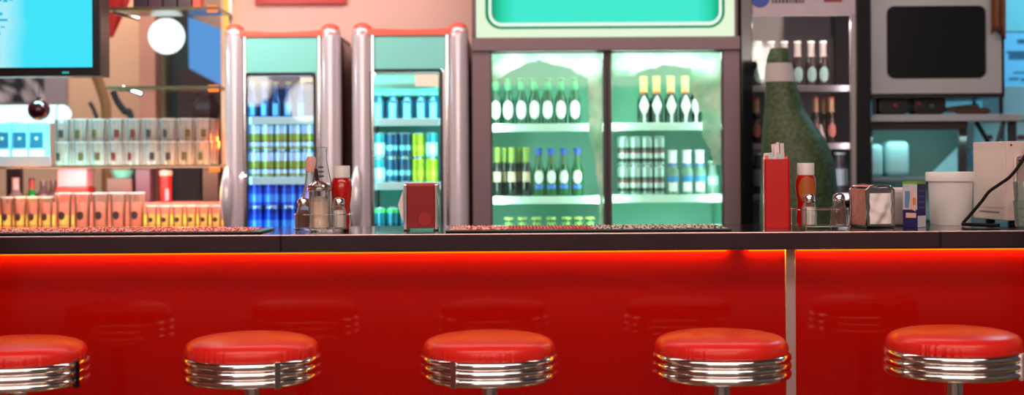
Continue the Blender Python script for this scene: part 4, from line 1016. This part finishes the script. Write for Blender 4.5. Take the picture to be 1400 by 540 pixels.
t = tag(MB().tube([(-.05, 0, 0), (-.03, 0, .006), (.0, 0, .008), (.03, 0, .004), (.045, 0, -.003)], [.008, .014, .016, .013, .007], 12).build('bread_bun', mat('orange_crust', c(190, 120, 70), .8)), 'small orange-brown bun on top of the black gadget by glass cooler', 'bun')
t.location = (X(1203, 6.12), 6.12, shz + L(22, 6.12) + .016)
# dark board, slanting pale sheets, wrapped cups under the shelf
d = 6.5
t = tag(MB().box(X(1186, d), X(1322, d), d, d + .03, .3, Z(172, d, 1250)).build('back_board', mat('dark_teal_board', c(92, 126, 120), .5, vary=.15, vscale=3)), 'dark teal board filling the space under the steel shelf', 'board')
mb = MB(); MB_l = None
MB2 = MB()
for px in (1192, 1316): MB2.box(X(px, d) - .02, X(px, d) + .02, d, d + .04, 0, .32)
MB2.build('leg', M['black'], t)
d = 6.4
q = [P(1258, 252, d), P(1320, 190, d), P(1322, 300, d), P(1245, 300, d)]
tag(MB().prism([(p.x, p.z) for p in q], d, d + .012).build('plastic_sheet', mat('pale_blue_sheet', c(160, 212, 226), .4, vary=.25, vscale=9)), 'pale blue slanting plastic sheet leaning behind the white bucket', 'sheet')
for i, (p0, p1, pt) in enumerate(((1183, 1204, 197), (1207, 1240, 193))):
    d = 6.22; r = L((p1 - p0) / 2, d); h = Z(pt, d, p0) - zt2
    o = tag(MB().box(-r, r, -.05, .05, .0004, h, 0, bev=min(.025, r * .6), seg=4).build('wrapped_pack', mat('wrapped_pale_teal', c(145, 186, 192), .4, bump=.5, bscale=14, vary=.15, vscale=10)), ['small pale wrapped pack next to the black cooler frame', 'wider pale wrapped pack above the chrome napkin dispenser'][i], 'wrapped pack', 'pale packs under the steel shelf')
    o.location = (X((p0 + p1) / 2, d), d, zt2)
# wall papers and storage boxes
d = 6.98
def paper(p0, p1, q0, q1, col, marks, label):
    t = thing('wall_paper_sheet', label, 'paper sheet', (X((p0 + p1) / 2, d), d, Z(q1, d, p0)), 0, 'papers on the kitchen wall'); ww, hh = L(p1 - p0, d), L(q1 - q0, d)
    MB().box(-ww / 2, ww / 2, 0, .018, 0, hh).build('sheet', mat('sheet_' + str(p0), col, .7, vary=.06, vscale=20), t)
    if marks:
        mb = MB()
        for (a0, a1, b0, b1) in marks: mb.box(-ww / 2 + a0 * ww, -ww / 2 + a1 * ww, -.002, 0, b0 * hh, b1 * hh)
        mb.build('print', mat('dark_blue_print', c(40, 90, 120), .6), t)
paper(1373, 1440, 45, 118, c(120, 190, 225), [(.28, .6, .80, .88), (.10, .75, .50, .62), (.05, .5, .62, .66), (.1, .3, .12, .16), (.35, .6, .10, .15), (.2, .7, .24, .27)], 'blue-tinted printed sheet on the wall beside the silver oven')
paper(1373, 1440, -60, 43, c(118, 190, 200), [], 'blank teal sheet high on the wall beside the brown cloth')
d = 6.55
def sbox(p0, p1, q0, q1, label, hasred):
    t = thing('storage_box', label, 'storage box', (X((p0 + p1) / 2, d), d, 0), 0, 'pale storage boxes in the kitchen'); ww = L(p1 - p0, d); z0, z1 = Z(q1, d, p0), Z(q0, d, p0)
    t.location.z = z0 + .0005
    MB().box(-ww / 2, ww / 2, 0, .3, 0, z1 - z0, 0, bev=.006).build('box_body', mat('teal_white_box', c(165, 205, 212), .5, vary=.06, vscale=8), t)
    if hasred: MB().prism(rrect(-ww * .1, ww * .16, (z1 - z0) * .35, (z1 - z0) * .52, .006), -.002, .001).build('red_mark', mat('dark_red_sticker', c(105, 42, 62), .5), t)
    return t
rk = thing('storage_rack', 'pale storage rack carrying the boxes beside the kitchen wall', 'rack', (X(1390, d), d, 0))
zr1, zr2 = Z(205, d, 1380), Z(160, d, 1380)
for z in (zr1, zr2): MB().box(X(1326, d) - X(1390, d), .42, -.01, .325, z - .012, z - .0005).build('rack_board', mat('pale_board', c(150, 190, 198), .5), rk)
for xx in (X(1326, d) - X(1390, d), .40):
    MB().box(xx, xx + .015, .304, .319, 0, zr2).build('upright', M['steel'], rk)
sbox(1332, 1370, 166, 205, 'pale storage box with dark red sticker behind the folding legs', True)
sbox(1374, 1416, 166, 205, 'pale storage box with dark red sticker at the wall end of the rack', True)
sbox(1372, 1420, 117, 159.9, 'plain pale storage box on the upper board of the rack', False)

# ================================================================== BACK BAR (TV END)
D_R = 5.9
# cabinet carrying the lower glasses
zb = 1.0
bb_ = thing('back_cabinet', 'low back bar cabinet under the glass shelves, mostly hidden by the counter', 'cabinet', (X(120, D_R), 5.75, 0))
bx = bb_.location.x; x0, x1 = -3.0 - bx, X(297, 5.75) - bx
MB().box(x0, x1, 0, .50, .06, zb - .03).build('carcass', mat('wine_carcass', c(90, 40, 36), .5), bb_)
MB().box(x0, x1, -.01, .50, zb - .03, zb, 0, bev=.003).build('cabinet_top', mat('amber_top', c(205, 120, 80), .3), bb_)
MB().box(x0 + .02, x1 - .02, .04, .46, 0, .06).build('plinth', M['black'], bb_)
n_d = 4
for i in range(n_d):
    a_ = x0 + (x1 - x0) * i / n_d; b2_ = x0 + (x1 - x0) * (i + 1) / n_d
    dd = MB().box(a_ + .006, b2_ - .006, -.02, -.0005, .08, zb - .04, 0, bev=.003).build('door', mat('wine_door', c(120, 30, 26), .4), bb_)
    MB().tube([(b2_ - .04, -.035, .6), (b2_ - .04, -.035, .72)], .005, 8).build('handle', M['chrome'], dd)
# raised back step
zs_ = Z(276.5, 6.08, 200)
MB().box(x0, x1, .27, .48, zb + .0005, zs_, 0, bev=.002).build('back_step', mat('pink_step', c(226, 130, 120), .35), bb_)
# amber LED strips at the foot of the step
amb = emis('amber_led', (1.0, .50, .06, 1), 2.3)
for (p0, p1) in ((195, 303), (-40, 72), (76, 98)):
    MB().box(X(p0, 6.0) - bx, X(p1, 6.0) - bx, .255, .269, zb + .004, zb + .046).build('led_strip', amb, bb_)
# glass shelf rack
rk = thing('glass_shelf_rack', 'glass shelf rack carrying the stacked tumblers beside the retro cooler', 'shelf rack', (X(150, D_R), D_R, 0))
rx = rk.location.x
shelf_glass = mat('shelf_glass_edge', c(70, 66, 44), .2, spec=.8)
shg = glassy('shelf_glass', c(170, 180, 150), .3)
zsh = Z(225.5, D_R, 190)
for (p0, p1, z, yb) in ((-118, 304, zsh, .22), (152, 304, Z(119, D_R, 230), .16), (150, 304, Z(12, D_R, 230), .20)):
    s_ = MB().box(X(p0, D_R) - rx, X(p1, D_R) - rx, -.06, yb, z - .010, z, 0).build('glass_shelf', shg, rk)
    MB().box(X(p0, D_R) - rx, X(p1, D_R) - rx, -.064, -.0602, z - .012, z + .001, 0).build('shelf_edge', shelf_glass, s_)
for px in (302, -120): MB().box(X(px, D_R) - rx - .008, X(px, D_R) - rx + .008, .22, .236, zs_ + .0005, 2.2).build('upright', M['chrome'], rk)
for (px, py) in ((296, 12), (297, 120), (298, 229)):
    z = Z(py, D_R, px); MB().box(X(px - 9, D_R) - rx, X(px + 5, D_R) - rx, -.045, -.03, z - .018, z + .010, 0, bev=.003).build('shelf_end_glow', emis('amber_end_glow', (1.0, .2, .03, 1), 1.6), rk)  # emissive pieces added for the orange glow of the lit shelf ends
for (p0, p1, py) in ((168, 195, 120), (155, 192, 17)):
    a_, b_ = P(p0, py, D_R - .03), P(p1, py + 9, D_R - .05)
    MB().tube([(a_.x - rx, -.03, a_.z), ((a_.x + b_.x) / 2 - rx, -.05, (a_.z + b_.z) / 2), (b_.x - rx, -.06, b_.z)], .009, 8).build('metal_bracket', M['chrome'], rk)
MB().box(X(-60, D_R - .07) - rx, X(70, D_R - .07) - rx, -.085, -.066, zsh - .004, zsh + L(13, D_R), 0, bev=.003).build('front_rail', mat('grey_white_rail', c(200, 200, 206), .4), rk)
# stacked tumblers
tg = glassy('tumbler_glass', (1, .98, .97, 1), .13, trans=.6)
pr = [mat('dark_print', c(50, 44, 44), .5), mat('red_print', c(96, 30, 28), .5), mat('yellow_dark_print', c(84, 72, 30), .5)]
def tum(k):
    def mk():
        t = thing('tumbler', '', 'glass', group='stacked tumblers on the glass shelf'); r = L(10.9, D_R); h = L(31, D_R)
        MB().lathe([(0, 0), (r * .80, 0), (r * .84, .003), (r, h - .002), (r * .96, h), (r * .80, .010), (0, .009)], 28, caps=False).build('glass_wall', tg, t)
        if k is not None: MB().patch(r * .945, h * .20, h * .54, 19, 'rect').build('print', pr[k], t)
        MB().tube([(r * .98 * math.cos(2 * PI * i / 28), r * .98 * math.sin(2 * PI * i / 28), h) for i in range(28)], .0016, 6, closed=True).build('rim', M['rimw'], t)
        return t
    return mk
M['rimw'] = glassy('tumbler_rim', (1, 1, 1, 1), .8)
hst = L(31.2, D_R)
for i, px in enumerate((86, 110.5, 135, 159, 183, 207, 231, 255, 279)):
    for lv in range(2):
        k = (i * 2 + lv * 3 + (i // 2)) % 3
        place('tum%d' % k, tum(k), f'{("lower", "upper")[lv]} printed tumbler of the {ORD[i]} front stack from the TV end', (X(px, D_R), D_R, zsh + .0004 + lv * hst), rz=(((i * 37 + lv * 53) % 21) - 10) / 22, group='stacked tumblers on the glass shelf')
for i, px in enumerate((98, 122, 147, 171, 195, 219, 243, 267, 289)):
    for lv in range(2):
        yy = D_R + .085; k = (i + lv) % 3
        place('tumr', tum(None), f'{("lower", "upper")[lv]} plain tumbler of the {ORD[i]} rear stack from the TV end', (X(px, yy), yy, zsh + .0004 + lv * hst), rz=.3 * ((i % 3) - 1), group='stacked tumblers on the glass shelf')
# blue-labelled canisters at TV end of the shelf
def canister():
    t = thing('canister', '', 'canister', group='blue-labelled canisters'); w = L(23, D_R); h = L(58, D_R)
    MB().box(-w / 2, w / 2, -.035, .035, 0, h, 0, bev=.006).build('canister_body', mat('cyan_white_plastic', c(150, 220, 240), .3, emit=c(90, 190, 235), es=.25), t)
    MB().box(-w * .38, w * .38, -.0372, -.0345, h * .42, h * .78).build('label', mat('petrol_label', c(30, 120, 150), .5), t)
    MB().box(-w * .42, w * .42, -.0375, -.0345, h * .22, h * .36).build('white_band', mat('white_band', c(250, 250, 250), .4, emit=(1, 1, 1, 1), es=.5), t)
    MB().box(-.006, .006, -.038, -.0345, h * .60, h * .67).build('print', W_lab, t)
    return t
for i, px in enumerate((7, 31, 54)):
    yy = D_R + .02; place('can', canister, ['cyan canister with petrol label at the frame edge under the TV', 'middle cyan canister of three under the dark red ball', 'cyan canister with petrol label next to the stacked tumblers'][i], (X(px, yy), yy, zsh + .0004), group='blue-labelled canisters')
# lit round-ended tube behind
d = 6.17
t = thing('tube_lamp', 'bright white round-ended lamp behind the cyan canisters', 'lamp', (X(20, d), d, Z(156, d, 50)))
r_ = L(12.5, d); xe = X(88, d) - t.location.x
pts = [(-.5, 0, 0), (xe - .02, 0, 0), (xe, 0, 0)]
mb = MB(); mb.tube([(X(-20, d) - t.location.x, 0, 0), (0, 0, 0), (xe - .03, 0, 0), (xe - .0, 0, 0), (xe + .015, 0, 0), (xe + .028, 0, 0)], [r_, r_, r_, r_, r_ * .8, r_ * .35], 24); mb.build('tube', emis('cool_white_tube', c(215, 255, 255), 1.6), t)
mb = MB(); mb.tube([(X(80, d) - t.location.x, 0, 0), (X(82, d) - t.location.x, 0, 0)], r_ * 1.03, 24); mb.build('end_band', mat('grey_band', c(120, 150, 150), .4), t)
MB().box(-.03, .03, -.02, .02, -(t.location.z - zs_) + .0005, -r_ * .9).build('stand', M['dark_steel'], t)
# dark red ball
d = 5.72
t = thing('dark_ball', 'glossy dark red ball hanging in front of the bright tube lamp', 'ball ornament', tuple(P(53, 150, d)))
rbm = mat('dark_wine_ball', c(58, 12, 20), .15, coat=.8)
mb = MB(); R_ = L(15, d); mb.lathe([(R_ * math.sin(PI * i / 16), -R_ * math.cos(PI * i / 16)) for i in range(17)], 28); mb.build('ball', rbm, t)
MB().lathe([(.010, R_ * .95), (.010, R_ * 1.12), (0, R_ * 1.14)], 12).build('cap', M['blackgloss'], t)
MB().tube([(0, 0, R_ * 1.1), (0, .0, 2.95 - t.location.z)], .0012, 6).build('hanging_wire', M['black'], t)
# TV
d = 5.30
xT1, zT0 = X(137.5, d, 60), Z(104, d, 100)
tv = thing('tv', 'wall TV with glowing cyan screen above the bar shelves', 'TV', (xT1, d, zT0))
wT, hT = 1.05, .62
bz = MB(); bz.box(-wT, 0, .0, .12, 0, hT, 0, bev=.004); bz.build('housing', mat('tv_black', c(13, 9, 15), .25), tv)
sx1, sz0 = X(127, d) - xT1, Z(92, d, 100) - zT0
scm, sn, so = nt('cyan_screen')
tc = sn.nodes.new('ShaderNodeTexCoord'); sp = sn.nodes.new('ShaderNodeSeparateXYZ'); link(sn, tc.outputs['Object'], sp.inputs[0])
nz = sn.nodes.new('ShaderNodeTexNoise'); nz.inputs['Scale'].default_value = 8; link(sn, tc.outputs['Object'], nz.inputs['Vector'])
ad = sn.nodes.new('ShaderNodeMath'); ad.operation = 'MULTIPLY_ADD'; ad.inputs[1].default_value = .06; link(sn, nz.outputs['Fac'], ad.inputs[0]); link(sn, sp.outputs[0], ad.inputs[2])
mr = sn.nodes.new('ShaderNodeMapRange'); mr.inputs[1].default_value = X(8, d) - xT1 + .03; mr.inputs[2].default_value = X(36, d) - xT1 + .03; link(sn, ad.outputs[0], mr.inputs[0])
cr = sn.nodes.new('ShaderNodeValToRGB'); cr.color_ramp.elements[0].color = c(170, 238, 250); cr.color_ramp.elements[1].color = c(68, 228, 250); link(sn, mr.outputs[0], cr.inputs[0])
e = sn.nodes.new('ShaderNodeEmission'); e.inputs[1].default_value = 1.0; link(sn, cr.outputs[0], e.inputs[0]); link(sn, e.outputs[0], so.inputs[0])
scr = MB().box(-wT + .03, sx1, -.004, .001, sz0, hT - .03).build('screen', scm, tv)
tm = MB()
for (p0, p1, q0, q1) in ((0, 12, 26, 29), (0, 5, 17, 21), (3, 8, 36, 38), (-6, 2, 44, 48), (-8, 1, 72, 75), (0, 4, -3, 2), (6, 12, -4, 3), (14, 19, -3, 1)):
    tm.box(X(p0, d) - xT1, X(p1, d) - xT1, -.0055, -.004, Z(q1, d, 10) - zT0, Z(q0, d, 10) - zT0)
tm.build('screen_print', emis('screen_teal_print', c(40, 190, 225), .95), scr)
MB().box(X(86, d) - xT1, X(95, d) - xT1, -.003, .001, Z(100.5, d, 90) - zT0, Z(98, d, 90) - zT0).build('status_light', emis('tv_led', c(60, 190, 190), .9), tv)
MB().box(-wT * .6, -wT * .4, .12, .75, hT * .4, hT * .6).build('wall_bracket', M['black'], tv)
# mirrored globe lamp built solid, framed picture, red shade, straps etc. behind shelves
d = 6.75
t = thing('globe_lamp', 'white glowing globe, mirror image of a lamp, behind the glass shelves', 'globe lamp', tuple(P(227.5, 49.5, d)))
R_ = L(24.5, d); mb = MB(); mb.lathe([(R_ * math.sin(PI * i / 24), -R_ * math.cos(PI * i / 24)) for i in range(25)], 36); mb.build('globe', emis('mirrored_globe_light', c(240, 255, 250), 1.5), t)
MB().tube([(0, 0, R_ * .98), (0, 0, 2.95 - t.location.z)], .006, 8).build('stem', M['black'], t)
MB().lathe([(.03, R_ * .97), (.026, R_ * 1.12), (0, R_ * 1.14)], 16).build('cap', M['dark_steel'], t)
d = 7.36
pf = thing('picture', 'grey monochrome picture on the peach wall just below the TV', 'picture', (X(38, d), d, Z(145, d, 40)))
mgm, mn, mo = nt('mono_picture')
tc = mn.nodes.new('ShaderNodeTexCoord'); wv = mn.nodes.new('ShaderNodeTexNoise'); wv.inputs['Scale'].default_value = 5; wv.inputs['Detail'].default_value = 2; wv.inputs['Distortion'].default_value = 1.5; link(mn, tc.outputs['Object'], wv.inputs['Vector'])
cr = mn.nodes.new('ShaderNodeValToRGB'); cr.color_ramp.elements[0].position = .42; cr.color_ramp.elements[0].color = c(40, 44, 56); cr.color_ramp.elements[1].position = .62; cr.color_ramp.elements[1].color = c(210, 205, 212); link(mn, wv.outputs['Fac'], cr.inputs[0])
pb = mn.nodes.new('ShaderNodeBsdfPrincipled'); link(mn, cr.outputs[0], pb.inputs['Base Color']); link(mn, pb.outputs[0], mo.inputs[0])
ww = L(105, d); hh = L(60, d)
MB().box(-ww / 2, ww / 2, 0, .03, 0, hh).build('canvas', mat('grey_canvas', c(160, 150, 160), .7), pf)
MB().box(-ww / 2, ww * .22, -.004, 0, .02, hh - .02).build('image', mgm, pf)
d = 6.6
q = MB()
def shade(u, v):
    # narrow tip below, wide above
    half = L(3 + 20 * v, d); return (X(152, d) + L(10, d) * v - half + 2 * half * u, d - .03 * math.sin(PI * u * 2 + 1) * v, Z(51, d, 150) + L(70, d) * v - L(10, d) * u * v)
q.grid(shade, 20, 8); o = q.build('hanging_pennant', mat('red_cloth', c(190, 36, 36), .7, vary=.2, vscale=14)); o.modifiers.new('thick', 'SOLIDIFY').thickness = .004
tag(o, 'red cloth pennant hanging beside the edge of the TV', 'pennant')
d = 6.7
def strap(name, pts, r, col, label, cat):
    pts = smooth([P(a, b_, d) for a, b_ in pts], 6)
    return tag(MB().tube(pts, r, 10, flat=.4).build(name, mat(name + '_mat', col, .6)), label, cat)
strap('hanging_strap', [(128, 96), (136, 116), (143, 138), (145, 160), (146, 275)], .024, c(150, 100, 58), 'brown leather strap hanging below the corner of the TV', 'strap')
strap('hanging_cable', [(154, 124), (160, 138), (170, 152), (179, 164), (183, 275)], .016, c(24, 34, 34), 'thick black cable curving down behind the stacked tumblers', 'cable')
strap('hanging_hook', [(122, 140), (126, 146), (130, 156), (131, 170), (122, 275)], .010, c(60, 46, 48), 'thin dark curved hook between leather strap and tumblers', 'hook')
# dark pot standing on rear (own tall pedestal) behind tumblers
d = 6.55
t = thing('dark_pot', 'dark maroon pot on tall stand behind the last tumblers', 'pot', (X(281.5, d), d, 0)); zp = Z(163, d, 281)
MB().lathe([(0, zp), (L(15, d), zp), (L(19.5, d), zp + L(12, d)), (L(19.5, d), zp + L(18, d)), (L(12, d), zp + L(29, d)), (L(13, d), zp + L(34, d)), (0, zp + L(34, d))], 6).build('pot_body', mat('maroon_pot', c(44, 18, 26), .5), t)
MB().lathe([(.10, 0), (.10, .02), (.03, .04), (.03, zp - .01), (.08, zp - .0005)], 20).build('stand', M['black'], t)
# dark cartons on top shelf
d = D_R + .06; ztop_ = Z(12, D_R, 230)
for i, (p0, p1, col, lb) in enumerate(((186, 206, c(40, 26, 40), 'dark purple box on the top glass shelf, nearest the red pennant'), (207, 226, c(60, 30, 52), 'plum box second along the top glass shelf'), (227, 246, c(34, 22, 32), 'near-black box third along the top glass shelf'), (247, 266, c(48, 26, 40), 'dark plum box beside the orange-red box on top shelf'), (267, 278, c(225, 70, 40), 'narrow orange-red box at the end of the top glass shelf'))):
    t = thing('bottle_box', lb, 'box', (X((p0 + p1) / 2, d), d, ztop_ + .0004), 0, 'boxes on the top glass shelf'); ww = L(p1 - p0 - 1, d)
    MB().box(-ww / 2, ww / 2, -.04, .04, 0, .24, 0, bev=.002).build('box_body', mat('carton_%d' % i, col, .35), t)
    MB().box(-ww / 2 * .96, ww / 2 * .96, -.041, .041, .20, .2405, 0).build('lid', mat('carton_lid_%d' % i, tuple(min(1, v * 1.5) for v in col[:3]) + (1,), .35), t)
# objects on the back step between the shelves
d = 6.12
zst = zs_ + .0004
mkS = bottle_maker(mat('green_spirit_glass', c(30, 130, 50), .15, coat=.3), mat('black_cap', c(20, 16, 20), .4), h=L(33, d), r=L(7, d), neck=L(3.4, d), foil=(.55, .97, mat('red_foil', c(170, 40, 40), .4)), shoulder=.34, neckz=.52, name='spirit_bottle')
place('sp', mkS, 'small green bottle with red neck under the glass shelf', (X(43, d), d, zst))
mkS2 = bottle_maker(glassy('frosted_bottle', c(225, 205, 215), .6), mat('pink_cap', c(235, 180, 190), .4), h=L(34, d), r=L(9.5, d), neck=L(4.5, d), foil=(.52, .97, mat('white_foil', c(240, 220, 225), .4)), shoulder=.30, neckz=.48, name='spirit_bottle')
place('sp2', mkS2, 'small frosted bottle with white neck under the glass shelf', (X(21, d), d, zst))
mkS3 = bottle_maker(glassy('grey_bottle', c(150, 120, 125), .6), mat('grey_pink_cap', c(190, 150, 155), .4), h=L(30, d), r=L(9, d), neck=L(4.5, d), shoulder=.42, neckz=.6, name='spirit_bottle')
for i, px in enumerate((59, 73)): place('sp3', mkS3, ['greyish bottle beside the green bottle under the glass shelf', 'greyish bottle beside the red tub under the glass shelf'][i], (X(px, d + .03 * i), d + .03 * i, zst))
t = thing('red_tub', 'red tub with pale pink upper half under the glass shelf', 'tub', (X(103.5, d), d, zst)); ww = L(43, d)
MB().box(-ww / 2, ww / 2, -.06, .06, 0, L(21, d), 0, bev=.006).build('tub_body', mat('red_tub_plastic', c(205, 40, 36), .35), t)
MB().box(-ww / 2 * .93, ww / 2 * .93, -.055, .055, L(21, d), L(46, d), 0, bev=.006).build('tub_lid', mat('pink_tub_lid', c(240, 160, 175), .45), t)
MB().box(-.013, .013, -.062, -.059, L(6, d), L(16, d)).build('label', mat('dark_tub_label', c(70, 20, 24), .5), t)
t = thing('teal_bowl', 'teal bowl on dark crate under the glass shelf', 'bowl', (X(168, d), d, zst + L(33, d))) 
MB().lathe([(0, .0005), (L(11, d), .0005), (L(18, d), L(11, d)), (L(17, d), L(11, d)), (0, .006)], 24, caps=False).build('bowl_body', mat('teal_ceramic', c(110, 190, 175), .3), t)
o = tag(MB().box(-L(17, d), L(17, d), -.06, .06, 0, L(32.8, d), 0, bev=.004).build('crate', mat('dark_crate', c(84, 50, 52), .6, vary=.25, vscale=12)), 'dark crate carrying the teal bowl under the glass shelf', 'crate'); o.location = (X(168, d), d, zst)
o = tag(MB().box(-L(10, d), L(10, d), -.05, .05, 0, L(45, d), 0, bev=.004).build('box', mat('dark_violet_box', c(74, 40, 60), .5)), 'dark violet box beside the teal bowl under the glass shelf', 'box'); o.location = (X(199, d), d, zst); o.name = 'tall_box'
t = thing('paper_cup', 'red and white paper cup standing under the glass shelf', 'cup', (X(226.5, d), d, zst))
MB().lathe([(0, 0), (L(7.5, d), 0), (L(8.5, d), L(36, d)), (0, L(36, d))], 24).build('cup_body', mat('red_cup', c(196, 34, 36), .4), t)
MB().lathe([(L(9, d), L(36, d)), (L(9.2, d), L(38, d)), (L(8.8, d), L(43, d)), (0, L(43.5, d))], 24).build('lid', mat('cup_lid', c(245, 222, 215), .4), t)
MB().box(L(1, d), L(6, d), -L(8.6, d), -L(7.2, d), L(2, d), L(18, d)).build('label', mat('cup_grey_label', c(150, 150, 175), .5), t)
o = tag(MB().box(-L(11, d), L(11, d), -.05, .05, 0, L(47, d), 0, bev=.004).build('speaker_box', mat('black_box', c(30, 20, 30), .5)), 'black box beside the retro cooler under the glass shelf', 'box'); o.location = (X(291, d), d, zst)
# lower tumblers in amber light
def low(h_px, r_px, body, key):
    def mk():
        t = thing('tumbler', '', 'glass', group='tumblers on the back cabinet'); r = L(r_px, 5.86); h = L(h_px, 5.86)
        MB().lathe([(0, 0), (r * .84, 0), (r * .88, .003), (r, h), (r * .96, h), (r * .82, .010), (0, .009)], 28, caps=False).build('glass_wall', body, t)
        MB().tube([(r * .98 * math.cos(2 * PI * i / 28), r * .98 * math.sin(2 * PI * i / 28), h) for i in range(28)], .0025, 6, closed=True).build('rim', M['rimw'], t)
        MB().patch(r * .95, h * .22, h * .48, 24, 'oval').build('print', pr[0], t)
        return t
    return mk
pk = glassy('peach_tumbler_glass', c(255, 215, 195), .10, trans=.6)
for i, px in enumerate((9, 27, 45, 63)):
    place('lowA', low(41, 9, pk, 'a'), f'{ORD[i]} plain tumbler from the TV end in amber light on back cabinet', (X(px, 5.86), 5.86, zb + .0004), group='tumblers on the back cabinet')
for i, px in enumerate((87, 112, 137, 161, 186)):
    place('lowB', low(46, 11.5, pk, 'b'), f'{ORD[i]} printed tall tumbler counted from the amber-lit ones on back cabinet', (X(px, 5.86), 5.86, zb + .0004), group='tumblers on the back cabinet')
for i, px in enumerate((207, 225, 243, 261, 278, 295)):
    place('lowC', low(28, 8, pk, 'c'), f'{ORD[i]} short tumbler after the tall ones before the amber strip', (X(px, 5.84), 5.84, zb + .0004), group='tumblers on the back cabinet')
# red sign above the coolers on the pink wall
d = 6.44
t = thing('wall_sign', 'red sign on the pink wall above the retro coolers', 'sign', (X(413, d), d, Z(6.5, d, 413)))
MB().box(-L(62, d), L(62, d), -.02, .008, 0, .35, 0, bev=.003).build('sign_board', mat('red_sign_board', c(205, 40, 40), .4), t)
MB().box(-L(60, d), L(60, d), -.022, -.019, .006, .345).build('sign_face', mat('red_sign_face', c(190, 30, 34), .4), t)
# emissive strip put in for the amber LED glow on the wall edge
o = MB().box(X(307, 6.40), X(312, 6.40), 6.40, 6.449, 1.2, 2.6).build('wall_edge_glow', emis('amber_edge_glow', (1.0, .62, .12, 1), 1.1)); o['kind'] = 'structure'

# ================================================================== ROOM LAMPS behind the camera (they show as reflections)
for i, (px, py) in enumerate(((343, 118), (418, 140), (1033, 86))):
    D_V = 14.0; p = P(px, py, D_V); y = 2 * D_F - D_V
    t = thing('globe_lamp', ['white globe lamp over the seating, TV side', 'white globe lamp over the seating, second from TV side', 'white globe lamp over the seating, oven side'][i], 'globe lamp', (p.x, y, p.z))
    R_ = .19; mb = MB(); mb.lathe([(R_ * math.sin(PI * k / 20), -R_ * math.cos(PI * k / 20)) for k in range(21)], 32); mb.build('globe', emis('room_globe', c(255, 250, 240), 13.0), t)
    MB().tube([(0, 0, R_ * .98), (0, 0, 2.95 - p.z)], .006, 8).build('stem', M['black'], t)
warm = c(255, 225, 210); pinkc = c(255, 200, 190)
lamp('ceiling_light_stools', 'AREA', (0, 1.9, 2.9), 108, warm, 5.5, .8, (math.radians(14), 0, 0))
lamp('ceiling_light_aisle', 'AREA', (-.2, 4.95, 2.9), 52, c(255, 224, 216), 4.0, .4, (math.radians(28), 0, 0))
lamp('room_fill', 'AREA', (0, -1.5, 2.5), 82, warm, 5.0, 1.2, (math.radians(62), 0, 0))  # unseen frontal fill, added to light counter items and chrome
lamp('kitchen_light', 'AREA', (2.9, 6.3, 2.8), 22, c(140, 222, 250), .5, .5, (math.radians(10), math.radians(0), 0))
lamp('kitchen_fill', 'AREA', (3.3, 6.0, 2.3), 10, c(120, 220, 255), .5, .5, (math.radians(60), 0, math.radians(-10)))
lamp('alcove_light', 'AREA', (-2.2, 6.8, 2.85), 17, c(255, 236, 222), .8, .4, (math.radians(15), 0, 0))
lamp('shelf_glow', 'POINT', (X(292, 5.8), 6.02, zsh + .09), 3.2, c(255, 120, 45), .03)
lamp('shelf_glow_low', 'POINT', (X(250, 5.8), 5.79, zb + .16), 1.6, c(255, 150, 70), .04)
lamp('shelf_glow_tv', 'POINT', (X(35, 5.8), 5.79, zb + .16), 1.4, c(255, 150, 70), .04)
lamp('shelf_cool', 'AREA', (X(60, 5.6), 5.65, 1.75), 8, c(150, 245, 255), .4, .1, (math.radians(25), 0, 0))
lamp('shelf_front_fill', 'AREA', (X(180, 5.3), 5.2, 2.2), 12, c(255, 228, 220), .9, .15, (math.radians(40), 0, 0))  # added fill, lights the tumblers from the front

lamp('under_shelf_fill', 'AREA', (X(170, 5.8), 5.80, zsh - .03), 3, c(255, 200, 200), 1.0, .05, (math.radians(50), 0, 0))  # added fill, brightens the objects below the glass shelf
for a_, b_, col_, e_ in ((75, 140, c(205, 255, 245), 8.0), (140, 225, c(255, 238, 230), 8.0), (225, 300, c(255, 175, 130), 8.0)):
    lamp('tumbler_fill', 'AREA', (X((a_ + b_) / 2, 5.93), 5.93, zsh - .018), e_, col_, X(b_, 5.93) - X(a_, 5.93), .16, (PI, 0, 0))  # unseen uplights added so the tumblers look lit from within
lamp('kitchen_shelf_fill', 'AREA', (X(1265, 6.1), 6.12, shz - .08), 1.1, c(190, 245, 240), .5, .08, (math.radians(55), 0, 0))  # added fill for the dark space below the steel shelf
wd = bpy.data.worlds.new('World'); scene.world = wd; wd.use_nodes = True
bg = wd.node_tree.nodes['Background']; bg.inputs[0].default_value = c(200, 176, 172); bg.inputs[1].default_value = .46

cam = bpy.data.cameras.new('Camera'); cam.lens = 50; cam.sensor_width = 36; cam.shift_y = -48 / 1400
cam.dof.use_dof = True; cam.dof.focus_distance = 4.18; cam.dof.aperture_fstop = 1.7
co = bpy.data.objects.new('Camera', cam); COL.objects.link(co); co.location = (0, 0, EYE); co.rotation_euler = (PI / 2, ROLL, 0)
cam.clip_start = .05
scene.camera = co
scene.view_settings.view_transform = 'Standard'; scene.view_settings.look = 'None'
scene.view_settings.exposure = 0; scene.view_settings.gamma = 1
scene.cycles.use_denoising = True
scene.cycles.max_bounces = 8; scene.cycles.transparent_max_bounces = 24
scene.cycles.sample_clamp_indirect = 6
